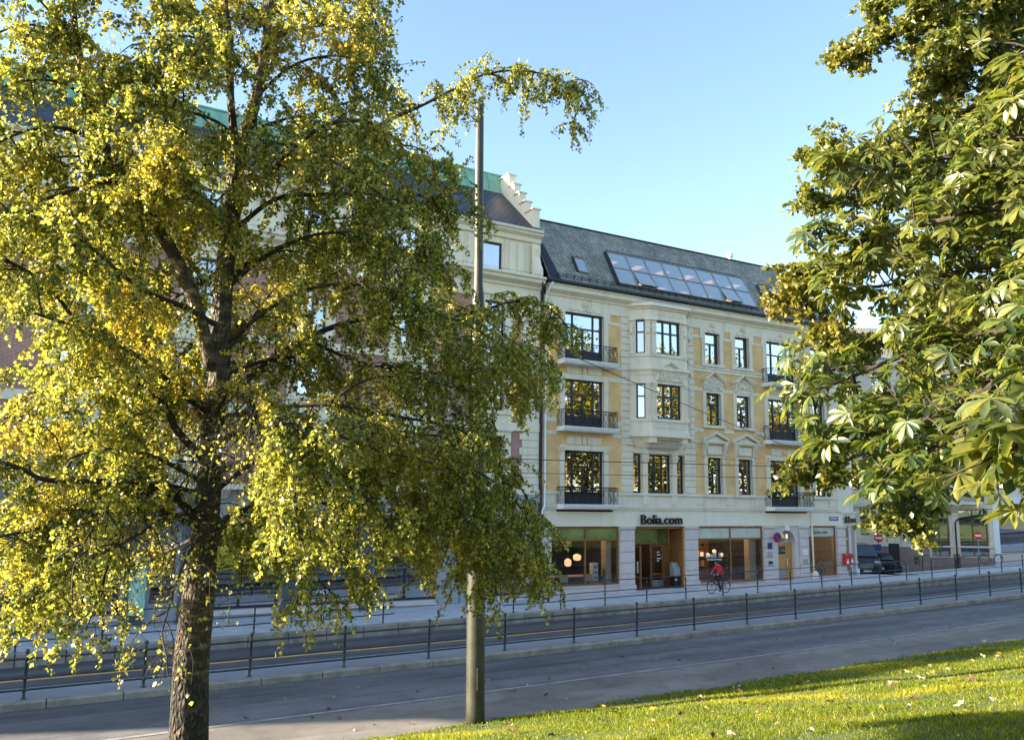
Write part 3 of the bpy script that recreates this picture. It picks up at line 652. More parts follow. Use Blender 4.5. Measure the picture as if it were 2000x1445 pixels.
# skylights
def skylight(x0,x1,t0,t1,nx,nz,raise_=.16,opened=(),name='skylight',fw=.06):
    n = Vector((0,-(rz1-rz0),ry1-ry0)).normalized(); up = Vector((0,ry1-ry0,rz1-rz0)); 
    def Pn(x,t,o): return on_roof(x,t,o)
    mb = MB()
    def bar(xa,xb,ta,tb,o0,o1):
        v = [Pn(xa,ta,o0),Pn(xb,ta,o0),Pn(xb,tb,o0),Pn(xa,tb,o0),Pn(xa,ta,o1),Pn(xb,ta,o1),Pn(xb,tb,o1),Pn(xa,tb,o1)]
        mb.add(v,[(0,3,2,1),(4,5,6,7),(0,1,5,4),(1,2,6,5),(2,3,7,6),(3,0,4,7)])
    ft = fw/up.length
    for i in range(nx+1):
        xx = x0+(x1-x0)*i/nx; bar(xx-fw/2,xx+fw/2,t0,t1,0,raise_)
    for j in range(nz+1):
        tt = t0+(t1-t0)*j/nz; bar(x0,x1,tt-ft/2,tt+ft/2,0,raise_-.01)
    o = P(mb,name,M['grey'])
    MB().add([Pn(x0-.12,t0-.01,0),Pn(x0-.04,t0-.01,raise_+.02),Pn(x0-.04,t1+.01,raise_+.02),Pn(x0-.12,t1+.01,0)],[(0,1,2,3)]).build('flashing',M['metal_dark'],o)
    MB().add([Pn(x0,t1+.03,0),Pn(x0,t1+.012,raise_+.02),Pn(x1,t1+.012,raise_+.02),Pn(x1,t1+.03,0)],[(0,1,2,3)]).build('flashing',M['metal_dark'],o)
    for i in range(nx):
        for j in range(nz):
            xa,xb = x0+(x1-x0)*i/nx+fw/2,x0+(x1-x0)*(i+1)/nx-fw/2; ta,tb = t0+(t1-t0)*j/nz+ft/2,t0+(t1-t0)*(j+1)/nz-ft/2
            k = .16 if (i,j) in opened else 0
            q = MB(); q.add([Pn(xa,ta,raise_-.05+k),Pn(xb,ta,raise_-.05+k),Pn(xb,tb,raise_-.05),Pn(xa,tb,raise_-.05)],[(0,1,2,3)]); q.build('pane',M['skyglass'],o)
            if k:
                q = MB(); q.tube([Pn(xa,ta,raise_-.04+k),Pn(xb,ta,raise_-.04+k)],.035,4); q.tube([Pn(xa,ta,raise_-.04+k),Pn(xa,tb,raise_)],.03,4); q.tube([Pn(xb,ta,raise_-.04+k),Pn(xb,tb,raise_)],.03,4); q.build('sash',M['grey'],o)
    return o
skylight(27.0,37.5,.10,.62,8,2,.20,((1,0),(6,0)))
skylight(38.72,40.12,.17,.55,1,2,.16,((0,0),))
skylight(24.5,25.2,.20,.42,1,1,.12)
# attic room with lit ceiling panels
P(MB().box(X0+.1,44,38.2,51,14.75,14.85),'attic_ceiling',M['attic'])
P(MB().box(X0+.1,44,50.2,50.4,11,14.75),'attic_wall',M['attic'])
for i in range(9):
    for yy in (40.2,43.6): P(MB().box(25.6+i*2.1+(.5 if yy > 41 else 0),26.2+i*2.1+(.5 if yy > 41 else 0),yy,yy+.9,14.73,14.75),'ceiling_light',M['roomglow'])
P(MB().lathe([(.12,15.4),(.12,15.62),(.2,15.66),(.2,15.86),(.22,15.88),(.10,15.98),(.02,16.0)],37.65,37.9,12),'ventilator',M['white'],smooth=False)
# white dormer on the corner
mb = MB(); mb.box(44.3,46.2,37.6,39.5,11.5,14.2); mb.box(44.2,46.3,37.5,39.6,14.2,14.35); DM = P(mb,'dormer',M['white'])
window(B,T(0,37.6,0),44.55,45.95,12.2,13.9,CA,.1)
# downpipes
mb = MB(); mb.tube([(22.62,YF-.55,11.3),(22.55,YF-.45,11.1),(22.46,YF-.16,10.75),(22.46,YF-.14,-.1),(22.40,YF-.2,-.35),(22.30,YF-.16,-.5),(22.30,YF-.14,-4.6)],.06,8); P(mb,'downpipe',M['white'],smooth=True)
mb = MB(); mb.tube([(21.98,YF-.5,11.2),(22.10,YF-.4,10.9),(22.22,YF-.16,10.6),(22.22,YF-.14,-.3),(22.2,YF-.14,-4.7)],.055,8); P(mb,'downpipe',M['metal_dark'],smooth=True)
mb = MB(); mb.tube([(41.92,YF-.1,11.0),(41.92,YF-.10,-1.5),(41.86,YF-.16,-1.7),(41.86,YF-.16,-4.4)],.055,8); P(mb,'downpipe',M['stone2'],smooth=True)
# ------------------------------------------------------------------ ground floor of the corner building
FA = M['fascia']; GR = M['granite']
P(MB().box(X0,X1,YF-.06,YF+.3,-1.27,-.52),'fascia',FA)
mb = MB(); mb.add([(X1,YF-.06,-1.27),(CX+.05,CY-.06,-1.27),(CX+.05,CY-.06,-.42),(X1,YF-.06,-.42)],[(0,1,2,3)]); mb.add([(X1,YF-.06,-1.27),(X1,YF+.3,-1.27),(CX,CY+.3,-1.27),(CX+.05,CY-.06,-1.27)],[(0,1,2,3)]); P(mb,'fascia',FA)
mb = MB(); mb.prism([(X1,YF-.16),(CX+.12,CY-.16),(CX+.12,CY),(X1,YF)],'z',-.52,-.40); P(mb,'belt_course')
def pillar(x0,x1,blocks=5,zb=None,Mx=None,top=-1.27):
    zb = (hb((x0+x1)/2)-.15) if zb is None else zb; ft = zb+.52
    mb = MB(); mb.box(x0-.05,x1+.05,YF-.16,YF+.4,zb,ft); cp = MB(); cp.prism([(YF+.3,top-.20),(YF-.06,top-.20),(YF-.14,top-.12),(YF-.14,top),(YF+.3,top)],'x',x0-.04,x1+.04)
    if Mx is not None: mb.xf(Mx)
    o = P(mb,'pillar',GR,bevel=.012); (cp.xf(Mx) if Mx is not None else cp).build('capital',GR,o); hh = (top-.20-ft)/blocks
    b = MB(); b.prism([(YF+.35,.010),(YF-.06,.010),(YF-.085,.028),(YF-.085,hh-.028),(YF-.06,hh-.010),(YF+.35,hh-.010)],'x',x0,x1)
    if Mx is not None: b.xf(Mx)
    me = b.mesh('granite_block',GR)
    for i in range(blocks): q = link('granite_block',me,o); q.location = (0,0,ft+i*hh)
    mb = MB(); mb.box(x0+.015,x1-.015,YF-.05,YF+.33,ft,top-.2)
    if Mx is not None: mb.xf(Mx)
    mb.build('joint',M['kerb'],o); return o
for a,b in ((22.42,22.92),(27.24,28.18),(31.72,32.66),(37.82,38.62),(40.86,41.62),(44.22,45.0)): pillar(a,b)
# stall risers and sills
def riser(a,b,zt):
    P(MB().box(a,b,YF-.04,YF+.35,hb((a+b)/2)-.3,zt-.06),'stall_riser',GR); P(MB().box(a-.02,b+.02,YF-.12,YF+.35,zt-.06,zt),'stall_riser',GR)
riser(22.94,27.22,-4.26); riser(32.68,37.80,-4.40); riser(41.64,44.20,-4.28)
FS = [(0,.775,[.5]),(.775,1,[.5])]; FS1 = [(0,.78,[]),(.78,1,[])]
def shop_window(a,b,z0,z1,rows,upper,y=.06):
    o = window(B,FC,a,b,z0,z1,rows,.09,y=y,glass=M['shopglass'],fm=M['wood'],name='shop_window')
    kids = [c for c in o.children]; n = len(rows[1][2])+1
    for c in kids[-n:]: c.data.materials[0] = upper
    return o
shop_window(22.94,27.22,-4.26,-1.30,FS,M['greenglass']); shop_window(32.68,37.80,-4.40,-1.30,FS,M['frost']); shop_window(41.64,44.20,-4.28,-1.30,FS1,M['frost'])
# shop rooms: floor, back wall, ceiling, partitions
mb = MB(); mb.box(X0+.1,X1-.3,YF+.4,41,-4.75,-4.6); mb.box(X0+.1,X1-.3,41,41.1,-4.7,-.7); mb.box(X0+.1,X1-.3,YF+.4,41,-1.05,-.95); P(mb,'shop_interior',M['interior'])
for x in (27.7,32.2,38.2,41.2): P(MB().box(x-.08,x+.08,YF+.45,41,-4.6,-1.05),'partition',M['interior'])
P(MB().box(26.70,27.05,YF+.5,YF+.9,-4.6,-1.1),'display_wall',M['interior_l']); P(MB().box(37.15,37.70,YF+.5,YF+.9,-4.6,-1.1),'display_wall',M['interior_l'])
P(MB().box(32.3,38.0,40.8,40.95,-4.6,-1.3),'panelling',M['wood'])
for x0 in (23.2,28.4,33.0,35.6,42.0):
    mb = MB()
    for zz in (-3.9,-3.3,-2.7,-2.1): mb.box(x0,x0+1.9,40.55,40.8,zz-.03,zz)
    P(mb,'shelf',M['oakwood'])
    for zz in (-3.9,-3.3,-2.7,-2.1):
        for k in range(5): u = x0+.15+k*.36+random.uniform(-.08,.08); P(MB().box(u,u+random.uniform(.1,.24),40.6,40.75,zz,zz+random.uniform(.12,.4)),'shelf_ware',random.choice((M['white'],M['wood'],M['interior_l'],M['grey'],M['lampglow'],M['black'])))  # some wares glow by themselves, added as warm lit spots in the dark room
for x0,z0,m_ in ((23.4,-2.6,M['white']),(26.1,-2.5,M['interior_l']),(29.2,-2.9,M['tubeglow']),(30.1,-2.7,M['interior_l']),(33.6,-2.4,M['interior_l'])): P(MB().box(x0,x0+.5,39.6,39.64,z0,z0+.45),'picture',m_)  # the orange picture glows without a lamp, an added warm lit spot
# entrance recess with open door leaf
for x0,x1 in ((28.2,28.26),(31.64,31.70)):
    P(MB().box(x0,x1,YF-.02,37.25,-4.7,-1.27),'entrance_panel',M['oakwood'])
for k in range(5): P(MB().box(31.60,31.64,YF+.04+k*.24,YF+.26+k*.24,-4.68,-1.40),'board',M['wood'])
P(MB().box(28.2,31.7,YF+.02,37.25,-1.40,-1.30),'entrance_ceiling',M['wood'])
P(MB().box(28.2,31.7,YF-.1,37.4,-4.78,-4.66),'entrance_step',M['granite'])
ED = T(0,37.15,0)
o = window(B,ED,28.30,31.55,-2.30,-1.42,[(0,1,[.09,.80])],.07,y=0,glass=M['greenglass'],fm=M['wood'],name='transom_window')
o = window(B,ED,30.25,31.20,-4.64,-2.32,[(0,.30,[]),(.30,1,[])],.10,y=0,glass=M['shopglass'],fm=M['wood'],name='shop_door'); MB().box(30.33,31.12,37.10,37.15,-4.6,-4.25).build('kick_plate',M['grey'],o)
P(MB().box(31.2,31.55,37.12,37.2,-4.64,-2.32),'door_post',M['wood']); P(MB().box(28.26,28.42,37.12,37.2,-4.64,-2.32),'door_post',M['wood'])
Mleaf = T(28.50,37.1,0) @ RZ(R(-72))
o = window(B,Mleaf,0,.95,-4.64,-2.32,[(0,.30,[]),(.30,1,[])],.10,y=0,glass=M['shopglass'],fm=M['wood'],name='shop_door')
q = MB(); q.box(.78,.84,-.10,-.07,-3.75,-3.15); q.box(.78,.81,-.09,0,-3.72,-3.69); q.box(.78,.81,-.09,0,-3.2,-3.17); q.build('handle',M['white'],o,M=Mleaf)
# arched house door
def arch_pts(cx,z,r,n=14): return [(cx+r*math.cos(math.pi*i/n),z+r*math.sin(math.pi*i/n)) for i in range(n+1)]
ac,az,ar = 39.75,-2.25,.72; za = -1.27
mb = MB(); pts = arch_pts(ac,az,ar)
x0,x1 = 38.64,40.84
for i in range(len(pts)-1):
    (xa,z_a),(xb,z_b) = pts[i],pts[i+1]; mb.add([(xa,YF-.0,z_a),(xb,YF-.0,z_b),(xb,YF-.0,za),(xa,YF-.0,za)],[(0,1,2,3)]); mb.add([(xa,YF,z_a),(xb,YF,z_b),(xb,YF+.35,z_b),(xa,YF+.35,z_a)],[(0,1,2,3)])
mb.box(x0,ac-ar,YF,YF+.35,-4.75,za); mb.box(ac+ar,x1,YF,YF+.35,-4.75,za); P(mb,'door_surround',GR)
mb = MB()
for (r0,r1,y) in ((ar,ar+.12,.05),(ar+.12,ar+.20,.03)):
    a_,b_ = arch_pts(ac,az,r0),arch_pts(ac,az,r1)
    for i in range(len(a_)-1): mb.prism([a_[i],b_[i],b_[i+1],a_[i+1]],'y',YF-y,YF+.01)
P(mb,'arch_moulding',GR)
P(MB().prism([(ac-.10,az+ar-.02),(ac+.10,az+ar-.02),(ac+.14,za+.0),(ac-.14,za+.0)],'y',YF-.16,YF+.02),'keystone',M['white'])
DY = YF+.28
mb = MB(); f_ = [(ac+ar,az-.04)]+arch_pts(ac,az,ar)+[(ac-ar,az-.04)]; mb.prism(f_,'y',DY+.06,DY+.10); P(mb,'fanlight',M['glass'])
P(MB().box(ac-ar,ac+ar,DY-.04,DY+.08,az-.12,az-.02),'door_frame',M['oakwood']); 
for xx in (ac-ar,ac+ar-.10): P(MB().box(xx,xx+.10,DY-.03,DY+.08,-4.5,az-.12),'door_frame',M['oakwood'])
mb = MB(); da,db = ac-ar+.11,ac+.28
mb.box(da,db,DY,DY+.06,-4.45,az-.12); mb.box(da+.10,db-.10,DY-.02,DY,-3.75,-3.05)
DR = P(mb,'house_door',M['oakwood']); MB().box(da+.10,db-.10,DY-.012,DY+.001,-2.95,-2.48).build('door_pane',M['glass'],DR); MB().box(da+.12,db-.12,DY-.012,DY+.001,-4.32,-3.85).build('door_pane',M['glass'],DR)
MB().box(db+.02,ac+ar-.1,DY-.01,DY+.05,-4.45,az-.12).build('side_leaf',M['oakwood'],DR)
q = MB(); q.tube([(db-.04,DY-.05,-3.2),(db-.04,DY-.09,-3.25),(db-.04,DY-.09,-3.6),(db-.04,DY-.05,-3.65)],.02,6); q.build('handle',M['white'],DR)
P(MB().lathe([(.02,-2.02),(.06,-2.0),(.06,-1.78),(.02,-1.76)],ac+.02,YF-.02,8),'door_lamp',M['lampglow'])
P(MB().box(da-.1,ac+ar,YF-.1,DY+.1,-4.75,-4.47),'door_step',GR)
# corner door on the chamfer
Mc = T(X1,YF,0) @ RZ(math.atan2(CY-YF,CX-X1)); Lc = math.hypot(CX-X1,CY-YF)
mb = MB(); mb.box(1.55,2.02,.02,.2,-4.6,-1.27); mb.box(2.28,Lc,-.1,.4,-4.7,-1.27); mb.box(.42,.62,-.05,.4,-4.7,-1.27); mb.xf(Mc); P(mb,'corner_pier',GR)
window(B,Mc,.62,1.95,-4.5,-1.27,[(0,.74,[]),(.74,1,[])],.12,y=.05,glass=M['greenglass'],fm=M['oakwood'],name='corner_door')
mb = MB(); mb.box(2.2,Lc+.08,-.2,.5,-4.7,-4.05); mb.xf(Mc); P(mb,'corner_stone',M['white'])
# writing
def text(s, size, Mx, m, name, parent=None, ext=.0, width=None, bold=0):
    cu = bpy.data.curves.new(name,'FONT'); cu.body = s; cu.size = size; cu.extrude = ext; cu.offset = bold; cu.resolution_u = 3
    to = bpy.data.objects.new(name,cu); COL.objects.link(to); dg = bpy.context.evaluated_depsgraph_get(); dg.update()
    me = bpy.data.meshes.new_from_object(to.evaluated_get(dg)); bpy.data.objects.remove(to)
    xs = [v.co.x for v in me.vertices]; sx = (width/(max(xs)-min(xs))) if width else 1; ox = min(xs)
    for v in me.vertices:
        v.co.x = (v.co.x-ox)*sx
    me.transform(Mx @ Matrix.Rotation(math.pi/2,4,'X')); me.materials.clear(); me.materials.append(m)
    o = link(name,me,parent); return o
text('Bolia.com',.74,T(28.58,YF-.16,-1.16),M['black'],'sign_lettering',B,.05,2.86,.004)
text('Bolia.com',.62,Mc @ T(.55,-.20,-1.10),M['black'],'sign_lettering',B,.05,1.75,.006)
text('Sweet 16',.40,T(33.35,YF+.08,-3.02),M['white'],'window_lettering',B,.002,1.26)
text('The Bolia Anniversary',.16,T(33.42,YF+.08,-3.18),M['white'],'window_lettering',B,.002,1.15,.002)
text('Bolia\u00b7com',.36,T(42.25,YF+.08,-1.78),M['black'],'window_lettering',B,.002,1.25)
mb = MB()
for zz in (-2.75,-2.9,-3.1,-3.22): mb.box(30.62,30.62+random.uniform(.12,.3),37.04,37.05,zz,zz+.05)
P(mb,'door_notice',M['white'])

# ------------------------------------------------------------------ house on the left: cream render and red brick, grey ground floor
LBX0, LBX1 = -40.0, 22.16  # left end is out of view, placed to shape the shadow edge on the street
LB = thing('left_building', 'long cream and red brick apartment house with dark tiled roof behind the birch', 'building', (5,YF,-4.9))
def Q(mb, name, m=M['stone2'], bevel=0, smooth=False): return mb.build(name,m,LB,smooth,bevel)
lcols = [18.9-4.62*i for i in range(12)]; lholes = []; LR = [(7.2,9.95),(4.4,6.15),(1.3,3.15)]
for x in lcols:
    for a,b in LR: lholes.append((x,x+1.18,a,b))
lholes = [h for h in lholes if h[0] > LBX0+1]
mb = MB(); wall_with_holes(mb,LBX0,LBX1,.35,11.0,lholes,YF,.3,0,1); Q(mb,'wall',[M['redbrick'],M['stone2']])
mb = MB(); mb.add([(LBX0,YF,-5.3),(LBX0,52,-5.3),(LBX0,52,14),(LBX0,YF,14)],[(0,1,2,3)]); mb.add([(LBX1,YF+.05,11),(LBX1,52,11),(LBX1,52,15),(LBX1,YF+.6,14)],[(3,2,1,0)]); mb.add([(LBX0,52,-5.3),(LBX1,52,-5.3),(LBX1,52,18),(LBX0,52,18)],[(0,1,2,3)]); Q(mb,'flank_wall')
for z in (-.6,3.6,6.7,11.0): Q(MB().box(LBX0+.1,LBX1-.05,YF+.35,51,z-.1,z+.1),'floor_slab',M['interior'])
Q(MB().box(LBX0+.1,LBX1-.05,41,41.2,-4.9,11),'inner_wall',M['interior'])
# white quoins with toothed edge, brick panels between
def lquoin(x0,x1,z0,z1,n,tooth=0.14,side=-1):
    hgt = (z1-z0)/n; mes = []
    for k in range(2):
        b = MB(); xa = x0-(tooth if k and side < 0 else 0); xb = x1+(tooth if k and side > 0 else 0); b.prism([(YF+.02,.008),(YF-.05,.008),(YF-.06,.02),(YF-.06,hgt-.02),(YF-.05,hgt-.008),(YF+.02,hgt-.008)],'x',xa,xb); mes.append(b.mesh('quoin_block',M['stone2']))
    for i in range(n): o = link('quoin_block',mes[i%2],LB); o.location = (0,0,z0+i*hgt)
lquoin(21.16,22.14,.40,10.1,26)
for i,x in enumerate(lcols):
    if x < -14: continue
    for (a,b),tp in zip(LR,(.3,.25,.25)):
        mb = MB(); y0 = YF-.06; mb.box(x-.42,x,y0,YF+.03,a,b+tp); mb.box(x+1.18,x+1.6,y0,YF+.03,a,b+tp); mb.box(x,x+1.18,y0,YF+.03,b,b+tp); mb.box(x-.5,x+1.68,y0-.10,YF+.03,b+tp,b+tp+.16); mb.box(x-.46,x+1.64,y0-.08,YF+.03,a-.18,a)
        mb.box(x-.42,x+1.6,y0+.015,YF+.03,a-.9,a-.18); Q(mb,'window_surround')
        window(LB,FC,x,x+1.18,a,b,[(0,.62,[.5]),(.62,1,[.5])] if i else [(0,.62,[]),(.62,1,[])],.09)
for a,b,o_ in ((10.1,10.9,.04),(3.45,3.85,.08),(6.55,6.85,.08),(.30,.55,.12)): Q(MB().box(LBX0,LBX1,YF-o_,YF+.03,a,b),'band')
for z,dz in ((.30,.6),): pass
mb = MB(); mb.prism([(YF,10.85),(YF-.12,10.85),(YF-.16,10.98),(YF-.5,11.12),(YF-.54,11.26),(YF-.66,11.32),(YF-.66,11.42),(YF,11.42)],'x',LBX0,LBX1); Q(mb,'cornice')
# top storey above the cornice
uh = [(x-.05,x+1.05,11.62,13.08) for x in lcols if x > LBX0+1]
mb = MB(); wall_with_holes(mb,LBX0,LBX1-.05,11.42,13.62,uh,YF+.15,.25); Q(mb,'attic_storey')
for i,x in enumerate(lcols):
    if x < -14: continue
    window(LB,T(0,YF+.15,0),x-.05,x+1.05,11.62,13.08,[(0,1,[])],.08)
    for u in (1.45,1.95,-.95,-.45): Q(MB().box(x+u,x+u+.36,YF+.10,YF+.16,11.55,13.25),'pilaster')
    for u in (1.2,-1.1): Q(MB().box(x+u-.04,x+u+.0,YF+.09,YF+.16,11.5,13.4),'fillet')
mb = MB(); mb.prism([(YF+.2,13.40),(YF+.02,13.40),(YF-.02,13.62),(YF-.22,13.75),(YF-.26,13.94),(YF+.2,13.94)],'x',LBX0,LBX1+.05); Q(mb,'attic_cornice')
mb = MB(); mb.tube([(LBX0,YF-.28,13.94),(LBX1,YF-.28,13.94)],.09,8); Q(mb,'gutter',M['stone2'],smooth=True)
# volute at the party wall
mb = MB(); prof = [(YF+.0,13.3),(YF-.10,13.3),(YF-.14,12.9),(YF-.10,12.6),(YF-.22,12.2),(YF-.40,11.9),(YF-.42,11.6),(YF-.36,11.48),(YF+.0,11.48)]
mb.prism(prof,'x',21.62,22.08); mb.ring((21.85,YF-.26,11.75),(1,0,0),.14,.06,14,6); mb.ring((21.85,YF-.08,13.0),(1,0,0),.09,.05,12,6); Q(mb,'volute')
mb = MB(); mb.tube([(16.35,YF-.26,13.9),(16.35,YF-.2,13.5),(16.2,YF+.0,13.2),(16.2,YF+.05,11.5)],.05,8); mb.tube([(16.6,YF-.6,11.35),(16.6,YF-.5,11.0),(17.0,YF-.16,10.6),(17.0,YF-.12,.4)],.05,8); Q(mb,'downpipe',M['stone2'],smooth=True)
mb = MB()
for k in range(30): x = LBX1-.4-k*1.1; mb.tube([(x,YF-.55,11.42),(x,YF-.55,11.56)],.01,4)
mb.tube([(LBX1-.3,YF-.55,11.55),(LBX1-33,YF-.55,11.55)],.008,4); Q(mb,'wire_guard',M['iron'])
# roof, copper parapet, stepped gable
mb = MB(); mb.add([(LBX0,YF-.2,14.0),(LBX1,YF-.2,14.0),(LBX1,39.6,17.25),(LBX0,39.6,17.25)],[(0,1,2,3)]); Q(mb,'roof',M['tile'])
mb = MB(); mb.add([(LBX0,39.6,17.25),(LBX1-.12,39.6,17.25),(LBX1-.12,40.0,18.45),(LBX0,40.0,18.45)],[(0,1,2,3)]); mb.add([(LBX0,40,18.45),(LBX1-.12,40,18.45),(LBX1-.12,52,18.5),(LBX0,52,18.5)],[(0,1,2,3)])
for k in range(20): x = LBX1-1.2-k*1.4; mb.tube([(x,39.58,17.25),(x,39.98,18.45)],.02,4)
mb.tube([(LBX0,39.98,18.46),(LBX1,39.98,18.46)],.06,6); Q(mb,'copper_parapet',M['copper'])
for k,(ya,yb,zt) in enumerate(((36.15,37.05,15.30),(37.05,37.65,16.0),(37.65,38.25,16.70),(38.25,38.85,17.40),(38.85,52,18.15))):
    o = Q(MB().box(LBX1-.38,LBX1+.02,ya,yb,13.7,zt),'gable_step',M['stone2']); MB().box(LBX1-.46,LBX1+.10,ya-.06,yb+(.0 if k<4 else 0),zt,zt+.07).build('coping',M['stone2'],o)
# ground floor of the left house
gh = [(a,b,-4.55,c) for a,b,c in ((18.5,21.4,-1.0),(13.6,16.7,-1.2),(10.2,12.9,-1.2),(6.2,9.4,-1.0),(.6,3.3,-.6),(-2.9,-.3,-.6),(-7.5,-4.0,-1.0),(-13,-9.5,-1.0))]; gh += [(4.35,5.25,-4.2,-2.1)]
mb = MB(); wall_with_holes(mb,LBX0,LBX1,-5.3,.30,gh,YF-.02,.35); Q(mb,'ground_floor',M['concrete'])
for a,b,c,d in gh[:7]:
    nb = 2 if b-a > 2.8 else 1
    o = window(LB,FC,a,b,c,d,[(0,.72,[.5]),(.72,1,[])] if nb == 2 else [(0,.72,[]),(.72,1,[])],.10,y=.16,name='shop_window')
    Q(MB().box(a,b,YF-.1,YF+.2,c-.22,c-.02),'sill',M['granite'])
window(LB,FC,4.35,5.25,-4.2,-2.1,[(0,.7,[]),(.7,1,[])],.08,y=.16,fm=M['wood'])
def flute(x0,x1,z0=-5.2,z1=-.2,m=M['concrete_d']):
    mb = MB(); mb.box(x0,x1,YF-.14,YF,z0,z1); n = 5
    for k in range(n): u = x0+.06+k*(x1-x0-.12)/(n-1); mb.box(u-.025,u+.025,YF-.18,YF-.14,z0+.4,z1-.2)
    mb.box(x0-.06,x1+.06,YF-.2,YF,z0,z0+.35); Q(mb,'pilaster',m)
for a,b in ((3.42,4.12),(5.42,6.02),(9.5,10.1),(-.25,.45),(-3.7,-3.0),(12.98,13.5)): flute(a,b)
for x in (17.4,17.85): Q(MB().box(x-.02,x+.02,YF-.05,YF,-4.8,-.9),'joint_strip',M['concrete_d'])
for x in (4.8,-1.6): Q(MB().ring((x,YF-.03,-1.25),(0,1,0),.36,.05,24,6),'medallion',M['concrete_d']); 
for x in (4.8,): Q(MB().lathe([(.33,-.01),(.33,.02)],0,0,20).xf(T(x,YF-.03,-1.25) @ Matrix.Rotation(math.pi/2,4,'X')),'medallion_disc',M['concrete_d'])
Q(MB().box(LBX0,LBX1,YF-.16,YF+.02,-.12,.30),'belt_course',M['concrete'])
for zz in (-.9,-1.7,-2.5,-3.3,-4.1): 
    for a,b in ((16.85,18.35),(21.5,LBX1)): Q(MB().box(a,b,YF-.035,YF-.02,zz,zz+.02),'joint_strip',M['concrete_d'])
Q(MB().box(-4,8,YF-1.1,YF,.28,.46),'balcony',M['stone']).data
o = [c for c in LB.children if c.name.startswith('balcony')][0]; railing_mesh(-3.9,7.9,YF-1.0,YF-.02,.46,.9).build('railing',M['iron'],o)
for x in (-3.2,1.2,6.8): Q(MB().prism([(YF,-.1),(YF-.25,-.1),(YF-.9,.22),(YF-.9,.28),(YF,.28)],'x',x-.2,x+.2),'bracket',M['stone'])
text('GLOSS',.34,T(10.62,YF-.0,-4.15),M['white'],'window_lettering',LB,.003,.9)
text('G',.40,T(19.6,YF-.0,-4.05),M['white'],'window_lettering',LB,.003); 
mb = MB(); mb.box(18.7,20.6,YF+.35,YF+.45,-4.5,-4.2); Q(mb,'window_display',M['white'])
mb = MB(); mb.box(15.0,16.2,YF+.35,YF+.45,-4.5,-3.4); Q(mb,'window_display',M['white'])
# dark red door blinds far left
Q(MB().box(-2.7,-.5,YF+.3,YF+.36,-4.5,-.7),'blind',M['granite_d'])
# green banner hung beside the small window
BN = thing('green_banner','narrow pale green banner hanging beside the grey pillar on the left house','banner',(3.95,YF-.3,-4.5))
mb = MB(); n = 24
for i in range(n):
    a0,a1 = i/n,(i+1)/n
    for j in range(1): pass
    f = lambda a:(3.55+.62*a, YF-.42+.05*math.sin(a*9), )
    (xa,ya),(xb,yb) = f(a0),f(a1); mb.add([(xa,ya,-4.55),(xb,yb,-4.55),(xb,yb,-2.35),(xa,ya,-2.35)],[(0,1,2,3)])
mb.build('cloth',mat('mint_cloth',(.36,.60,.50),.8,var=.06),BN)
q = MB(); q.tube([(3.45,YF-.42,-2.33),(4.25,YF-.42,-2.33)],.035,8); q.tube([(3.86,YF-.42,-2.33),(3.86,YF-.1,-2.25)],.02,6); q.build('bar',M['copper'],BN)
# ------------------------------------------------------------------ pale house across the side street
fdir = Vector((.8686,-.4955,0)); A0 = Vector((50.0,45.18,0)); FB = thing('side_street_building','pale rusticated house on red granite base across the side street','building',(62,39.6,-4.8))
ML = T(A0.x,A0.y,0) @ RZ(math.atan2(fdir.y,fdir.x)); FL = 15.6      # wall runs 15.6 m to its corner
def F(mb, name, m=ST, bevel=0, smooth=False, X=ML): return mb.xf(X).build(name,m,FB,smooth,bevel)
fh = [(2.6,3.25,-2.2,-.2),(4.3,4.95,-2.2,-.2),(5.6,6.25,-2.2,-.2),(7.3,7.95,-2.2,-.2),(9.5,10.05,-2.2,-.2),(10.9,12.35,-3.7,-.15),(13.1,15.3,-3.7,-.2)]
for z in (1.2,4.6,7.9): fh += [(x,x+1.1,z,z+2.0) for x in (2.5,4.6,7.0,9.4,11.4,13.6)]
fh += [(3.0,3.35,-4.5,-4.0),(5.4,5.75,-4.5,-4.0),(6.8,7.15,-4.5,-4.0),(9.5,9.9,-4.3,-3.75)]
mb = MB(); wall_with_holes(mb,-6,FL,-5.4,11.2,fh,0,.3); F(mb,'wall')
mb = MB(); wall_with_holes(mb,-6,10.7,-5.4,-3.0,[h for h in fh if h[3] < -3.5],-.08,.1); mb.box(12.5,13.0,-.08,0,-5.4,-3.5); mb.box(10.7,FL,-.08,0,-5.4,-3.75); F(mb,'granite_base',M['granite_d'])
for a,b,c,d in fh:
    if d-c < .8: F(MB().box(a,b,.22,.26,c,d),'cellar_pane',M['glass']); continue
    wd = b-a; window(FB,ML,a,b,c,d,[(0,1,[.5])] if wd > 1.3 else ([(0,.66,[.5]),(.66,1,[])] if c > 0 else NA),.07,y=.12,fm=M['wood'] if wd > 1.3 else M['frame'])
    if c > 0: F(MB().box(a-.2,b+.2,-.14,.02,d,d+.22),'hood'); F(MB().box(a-.15,b+.15,-.10,.02,c-.14,c),'sill')
